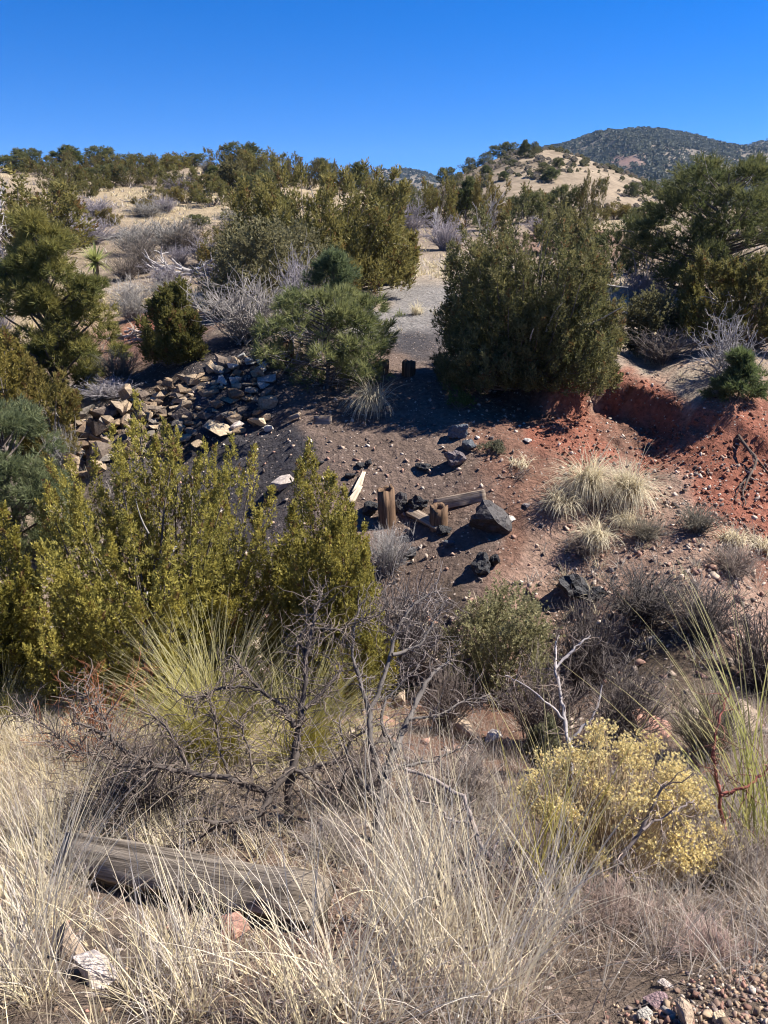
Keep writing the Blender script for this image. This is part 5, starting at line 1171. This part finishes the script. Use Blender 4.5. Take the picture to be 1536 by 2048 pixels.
g = Geo(); scatter(g, T, pos, norm(r.normal(size=pos.shape) * .5 + np.array([0, 0, 1])), r.uniform(.007, .013, len(pos)), np.array([[0.86, 0.73, 0.38]]) * r.uniform(.7, 1.15, (len(pos), 1)), r)
thing('rabbitbrush', 'rounded rabbitbrush covered with dry pale yellow flower heads', 'shrub', b, parts=[('stems', stems_m), ('flower_heads', g.mesh('flower_heads', M_GRASS))])

# ------------------------------------------------------------------ thorn shrubs (bare mesquite) by the road
def thorn(name, label, seed, t0, strokes, tone, nt=40, cat='thorn shrub', twig=(0.24, 0.19, 0.16), tl=(.06, .2)):
    grp = 'bare thorn shrubs by the road' if name == 'thorn_shrub' else None
    # strokes: (points in the picture, depth at start, depth at end, radius start, radius end)
    r = np.random.default_rng(seed)
    px, py = strokes[0][0][0]; base = P(px, py, strokes[0][1])
    base[2] = min(base[2], h1(base[0], base[1]))
    e = link(name, None, None, base); e.empty_display_size = .1; tag(e, label, cat, grp)
    tw = Geo()
    for k, (pts, d0, d1, r0, r1) in enumerate(strokes):
        n = len(pts); W_ = np.array([P(x, y, d0 + (d1 - d0) * i / (n - 1)) for i, (x, y) in enumerate(pts)])
        if k == 0: W_[0] = base - (0, 0, .06)
        s = np.linspace(0, n - 1, n * 4); p = np.stack([np.interp(s, np.arange(n), W_[:, c]) for c in range(3)], 1)
        ps = p.copy(); ps[1:-1] = (p[:-2] + 2 * p[1:-1] + p[2:]) / 4; p = ps + r.normal(size=p.shape) * .0035
        rad = 1.3 * np.linspace(r0, r1, len(p)) * (1 + .12 * r.normal(size=len(p)))
        V, Q = vec_tubes(p[None], rad[None], 7); g = Geo()
        g.add(V, Q, np.repeat(np.asarray(tone) * (1 + .25 * fbm(p[:, 0] * 9, p[:, 1] * 9, p[:, 2] * 9, 2, seed)[:, None]), 7, 0))
        link('trunk' if k == 0 else 'branch', g.mesh('branch', M_BARK, True), e).location = -np.array(e.location)
        m = max(3, int(nt * np.linalg.norm(np.diff(p, axis=0), axis=1).sum()))
        i = r.integers(2, len(p), m); d = norm(norm(p[i] - p[i-1]) * .5 + r.normal(size=(m, 3)) * .8)
        a = wander(p[i], d, r.uniform(*tl, m), 6, .42, r)
        V, Q = vec_tubes(a, np.broadcast_to(np.linspace(.0030, .0013, 6), (m, 6)), 4); tw.add(V, Q, np.asarray(twig))
        i2 = r.integers(0, m, m * 2); j2 = r.integers(1, 6, m * 2)
        a2 = wander(a[i2, j2], norm(a[i2, j2] - a[i2, j2-1]) + r.normal(size=(m * 2, 3)) * .9, r.uniform(.02, .07, m * 2), 4, .45, r)
        V, Q = vec_tubes(a2, np.broadcast_to(np.linspace(.0017, .0009, 4), (m * 2, 4)), 3); tw.add(V, Q, np.asarray(twig) * .9)
    link('twigs', tw.mesh('twigs', M_TWIG), e).location = -np.array(e.location)
    return e
thorn('thorn_shrub', 'dark crooked leafless thorn shrub behind the timber', 801, 4.1, [
    ([(572, 1668), (576, 1590), (588, 1525), (592, 1480), (600, 1430), (610, 1370), (615, 1300), (625, 1255), (635, 1215), (642, 1185)], 3.75, 4.1, .020, .004),
    ([(590, 1535), (555, 1565), (535, 1592), (526, 1622), (490, 1640), (440, 1647), (402, 1635), (362, 1648)], 3.78, 3.3, .016, .006),
    ([(538, 1585), (505, 1575), (460, 1556), (380, 1548), (330, 1535), (270, 1515), (230, 1490), (185, 1455), (150, 1445)], 3.7, 3.45, .013, .004),
    ([(330, 1535), (260, 1535), (210, 1512), (140, 1502), (105, 1460), (55, 1430)], 3.55, 3.4, .006, .0025),
    ([(597, 1455), (580, 1440), (560, 1408), (520, 1380), (492, 1345), (462, 1310)], 3.85, 4.0, .012, .004),
    ([(520, 1380), (470, 1372), (430, 1378), (398, 1400), (360, 1390)], 3.9, 3.8, .006, .003),
    ([(608, 1420), (640, 1390), (672, 1352), (690, 1330)], 3.9, 4.1, .010, .004),
    ([(596, 1545), (640, 1530), (690, 1518), (700, 1480), (735, 1460)], 3.78, 3.9, .012, .004),
    ([(590, 1540), (640, 1568), (680, 1580), (690, 1540)], 3.75, 3.6, .007, .003),
    ([(615, 1310), (600, 1290), (598, 1270)], 4.0, 4.0, .006, .003), ([(628, 1255), (680, 1260), (720, 1240), (760, 1225)], 4.0, 4.1, .005, .0025),
    ([(440, 1647), (380, 1690), (330, 1700), (260, 1690), (180, 1680)], 3.45, 3.35, .006, .003), ([(525, 1625), (512, 1680), (522, 1735)], 3.6, 3.4, .005, .003),
    ([(380, 1548), (360, 1500), (330, 1450), (300, 1425)], 3.6, 3.7, .006, .0025), ([(460, 1556), (440, 1500), (430, 1440), (420, 1400)], 3.7, 3.8, .006, .0025), ([(505, 1575), (500, 1500), (480, 1440)], 3.7, 3.8, .005, .0025),
    ([(230, 1490), (210, 1440), (180, 1400), (150, 1380)], 3.5, 3.6, .005, .002)], (0.075, 0.062, 0.055), 120, twig=(0.15, 0.12, 0.10), tl=(.08, .26))
thorn('thorn_shrub', 'grey leafless thorn shrub with tall forked stems right of the dark one', 802, 4.3, [
    ([(752, 1690), (760, 1600), (768, 1545), (790, 1500), (815, 1445), (835, 1400), (862, 1350), (900, 1320)], 3.7, 4.3, .022, .005),
    ([(765, 1560), (738, 1480), (740, 1420), (728, 1390), (718, 1350), (704, 1312), (708, 1250), (720, 1215)], 3.8, 4.2, .012, .004),
    ([(740, 1420), (765, 1370), (778, 1310), (800, 1245), (832, 1205), (872, 1180)], 4.0, 4.3, .010, .0035),
    ([(782, 1310), (840, 1290), (868, 1240), (890, 1200)], 4.1, 4.3, .008, .003),
    ([(790, 1500), (760, 1450), (770, 1400), (800, 1370), (840, 1330)], 3.9, 4.2, .008, .003),
    ([(768, 1545), (810, 1530), (870, 1520), (930, 1490)], 3.8, 4.0, .009, .003), ([(820, 1440), (880, 1430), (930, 1400), (980, 1395)], 4.0, 4.2, .006, .0025),
    ([(760, 1600), (720, 1560), (690, 1500), (680, 1450)], 3.7, 3.9, .008, .003)], (0.12, 0.105, 0.095), 60, twig=(0.18, 0.15, 0.135))
thorn('thorn_branch', 'fallen grey thorn branch slanting down across the dry weeds', 803, 3.0, [
    ([(1140, 1822), (1100, 1792), (1062, 1752), (1000, 1730), (965, 1700), (945, 1650), (935, 1600), (880, 1565), (800, 1532)], 2.75, 3.3, .011, .005),
    ([(1000, 1730), (990, 1690), (1020, 1650)], 2.9, 3.0, .005, .002), ([(945, 1650), (900, 1640), (870, 1610), (830, 1600)], 3.1, 3.1, .005, .002)], (0.24, 0.20, 0.18), 30, 'branch')
thorn('thorn_shrub', 'slim pale thorn stems rising behind the rabbitbrush', 804, 4.4, [
    ([(1150, 1600), (1140, 1500), (1128, 1440), (1120, 1380), (1108, 1330), (1115, 1270)], 4.0, 4.5, .012, .004),
    ([(1112, 1335), (1150, 1295), (1180, 1270)], 4.4, 4.5, .007, .003), ([(1128, 1440), (1090, 1400), (1050, 1370), (1010, 1350)], 4.2, 4.3, .006, .0025), ([(1140, 1480), (1190, 1430), (1205, 1370)], 4.2, 4.3, .007, .003)], (0.30, 0.27, 0.26), 34)
thorn('thorn_shrub', 'dark angular thorn twigs in front of the rabbitbrush', 805, 3.0, [
    ([(1215, 1800), (1235, 1720), (1285, 1660), (1310, 1600), (1330, 1570)], 2.9, 2.95, .009, .003), ([(1285, 1660), (1350, 1620), (1390, 1600)], 2.92, 3.0, .005, .002), ([(1235, 1720), (1260, 1750), (1300, 1760)], 2.9, 2.9, .005, .002)], (0.17, 0.14, 0.13), 30)
thorn('thorn_shrub', 'reddish thorn stem among the tall green blades', 806, 3.4, [
    ([(1460, 1720), (1440, 1590), (1425, 1520), (1435, 1450), (1450, 1400)], 3.3, 3.5, .006, .003), ([(1440, 1590), (1500, 1570), (1536, 1540)], 3.35, 3.4, .006, .003)], (0.20, 0.07, 0.055), 34, twig=(.24, .12, .09))
# roots hanging out of the red bank
thorn('exposed_root', 'dark exposed roots hanging down the red bank', 807, 10, [
    ([tuple(project(*(ground_at(1478, 850)[0] + (0, 0, .02)))[:2]), (1490, 890), (1515, 920), (1500, 950), (1485, 985), (1492, 1010)], ground_at(1478, 850)[1] - .05, ground_at(1492, 1010)[1] - .05, .022, .006),
    ([(1500, 950), (1480, 970), (1470, 1000)], ground_at(1500, 950)[1] - .05, ground_at(1470, 1000)[1] - .05, .010, .004), ([(1515, 920), (1536, 945), (1550, 960)], ground_at(1515, 920)[1] - .05, ground_at(1550, 960)[1] - .05, .010, .004)], (0.10, 0.075, 0.06), 14, 'roots', tl=(.05, .14))

# ------------------------------------------------------------------ gravel
def pebble_template(r):
    me = hull_stone(int(r.integers(1, 99999)), (1, .8, .6), 8); V = np.array([v.co[:] for v in me.vertices]); me.calc_loop_triangles()
    T = np.array([t_.vertices[:] for t_ in me.loop_triangles]); bpy.data.meshes.remove(me); return V, T
gr2 = np.random.default_rng(31); PT = [pebble_template(gr2) for _ in range(8)]
def gravel(label, X, Y, size, pal, r):
    Z = height(X, Y); g = Geo(); k = r.integers(0, 8, len(X)); pal = np.asarray(pal)
    for q, (V, T) in enumerate(PT):
        m = np.nonzero(k == q)[0]
        x, y, z = frames(norm(r.normal(size=(len(m), 3)) * .5 + np.array([0, 0, 1])), r)
        W_ = np.stack([X[m], Y[m], Z[m] + size[m] * .15], 1)[:, None] + size[m][:, None, None] * (V[None, :, 0:1] * x[:, None] + V[None, :, 1:2] * y[:, None] + V[None, :, 2:3] * z[:, None])
        c = pal[r.integers(0, len(pal), len(m))] * r.uniform(.75, 1.25, (len(m), 1))
        g.add(W_.reshape(-1, 3), (T[None] + (np.arange(len(m)) * len(V))[:, None, None]).reshape(-1, 3), np.repeat(c, len(V), 0))
    tag(link('gravel', g.mesh('gravel', M_STONE)), label, 'gravel', None, 'stuff')
ROADP = [(.30, .21, .14), (.38, .28, .19), (.24, .16, .12), (.42, .36, .30), (.30, .17, .13), (.20, .15, .13)]
n = 4200; Y = gr2.uniform(1.0, 2.6, n); X = gr2.uniform(-.6, .6, n) * (Y + .9); px, py, _ = project(X, Y, height(X, Y))
bare = ((px > 1300) & (py > 1990)) | ((px > 580) & (px < 760) & (py > 1790) & (py < 2000)); keep = bare | (gr2.uniform(size=n) < .22)
X, Y = X[keep], Y[keep]
n = 3600; X2 = gr2.uniform(.45, 1.4, n); Y2 = gr2.uniform(.95, 1.7, n); qx, qy, _ = project(X2, Y2, height(X2, Y2)); kk = qx - 1536 + 2.2 * (qy - 1900) > gr2.normal(size=n) * 40; X2, Y2 = X2[kk], Y2[kk]; X = np.concatenate([X, X2]); Y = np.concatenate([Y, Y2])
gravel('brown roadside gravel in the lower corner and between the grass', X, Y, gr2.uniform(.008, .026, len(X)) * (1 + (gr2.uniform(size=len(X)) < .08) * .8), ROADP, gr2)
n = 24000; Y = gr2.uniform(6.5, 13.2, n); X = gr2.uniform(-.35, .56, n) * (Y + 1.0); px, py, _ = project(X, Y, height(X, Y))
sc = soil_color(X, Y); tal = smooth(1040, 1200, px) * smooth(880, 960, py)
keep = gr2.uniform(size=n) < .16 + .50 * tal; X, Y = X[keep], Y[keep]
gravel('small pale stones strewn over the far slope and red bank', X, Y, .014 + .085 * gr2.uniform(0, 1, len(X)) ** 3.4, [(.42, .33, .26), (.34, .24, .18), (.20, .15, .125), (.44, .37, .31), (.30, .18, .135), (.15, .115, .1)], gr2)
n = 5000; Y = gr2.uniform(8.8, 12.8, n); X = gr2.uniform(2.2, 6.4, n); sc = soil_color(X, Y); keep = (sc[:, 0] / sc[:, 1] > 2.1) & (gr2.uniform(size=n) < .55); X, Y = X[keep], Y[keep]
gravel('crumbled red clods on the eroded bank', X, Y, .015 + .085 * gr2.uniform(0, 1, len(X)) ** 2.5, [(.21, .083, .053), (.17, .07, .045), (.235, .10, .064)], gr2)
n = 700; Y = gr2.uniform(4.4, 8.0, n); X = gr2.uniform(-.3, .5, n) * (Y + 1.0)
gravel('stones in the gully bottom', X, Y, .03 + .12 * gr2.uniform(0, 1, n) ** 3, [(.33, .2, .15), (.40, .31, .24), (.3, .24, .2), (.22, .13, .1)], gr2)

# ------------------------------------------------------------------ the air: thin haze that blues the far mountains
def haze():
    lo, hi = np.array([-2600.0, -60.0, -25.0]), np.array([2600.0, 2300.0, 165.0])
    V = np.array([(x, y, z) for z in (lo[2], hi[2]) for y in (lo[1], hi[1]) for x in (lo[0], hi[0])])
    Q = np.array([(0, 2, 3, 1), (4, 5, 7, 6), (0, 1, 5, 4), (2, 6, 7, 3), (0, 4, 6, 2), (1, 3, 7, 5)])
    m = bpy.data.materials.new('haze'); m.use_nodes = True; nt = m.node_tree
    nt.nodes.remove(nt.nodes['Principled BSDF'])
    v = nt.nodes.new('ShaderNodeVolumePrincipled'); v.inputs['Density'].default_value = 0.00008; v.inputs['Color'].default_value = (0.5, 0.72, 1.0, 1)
    nt.links.new(v.outputs[0], nt.nodes['Material Output'].inputs['Volume'])
    o = link('haze', make_mesh('haze', V, Q, None, False, m)); o['kind'] = 'stuff'; o['label'] = 'thin blue haze in front of the far mountains'; o['category'] = 'haze'
haze()
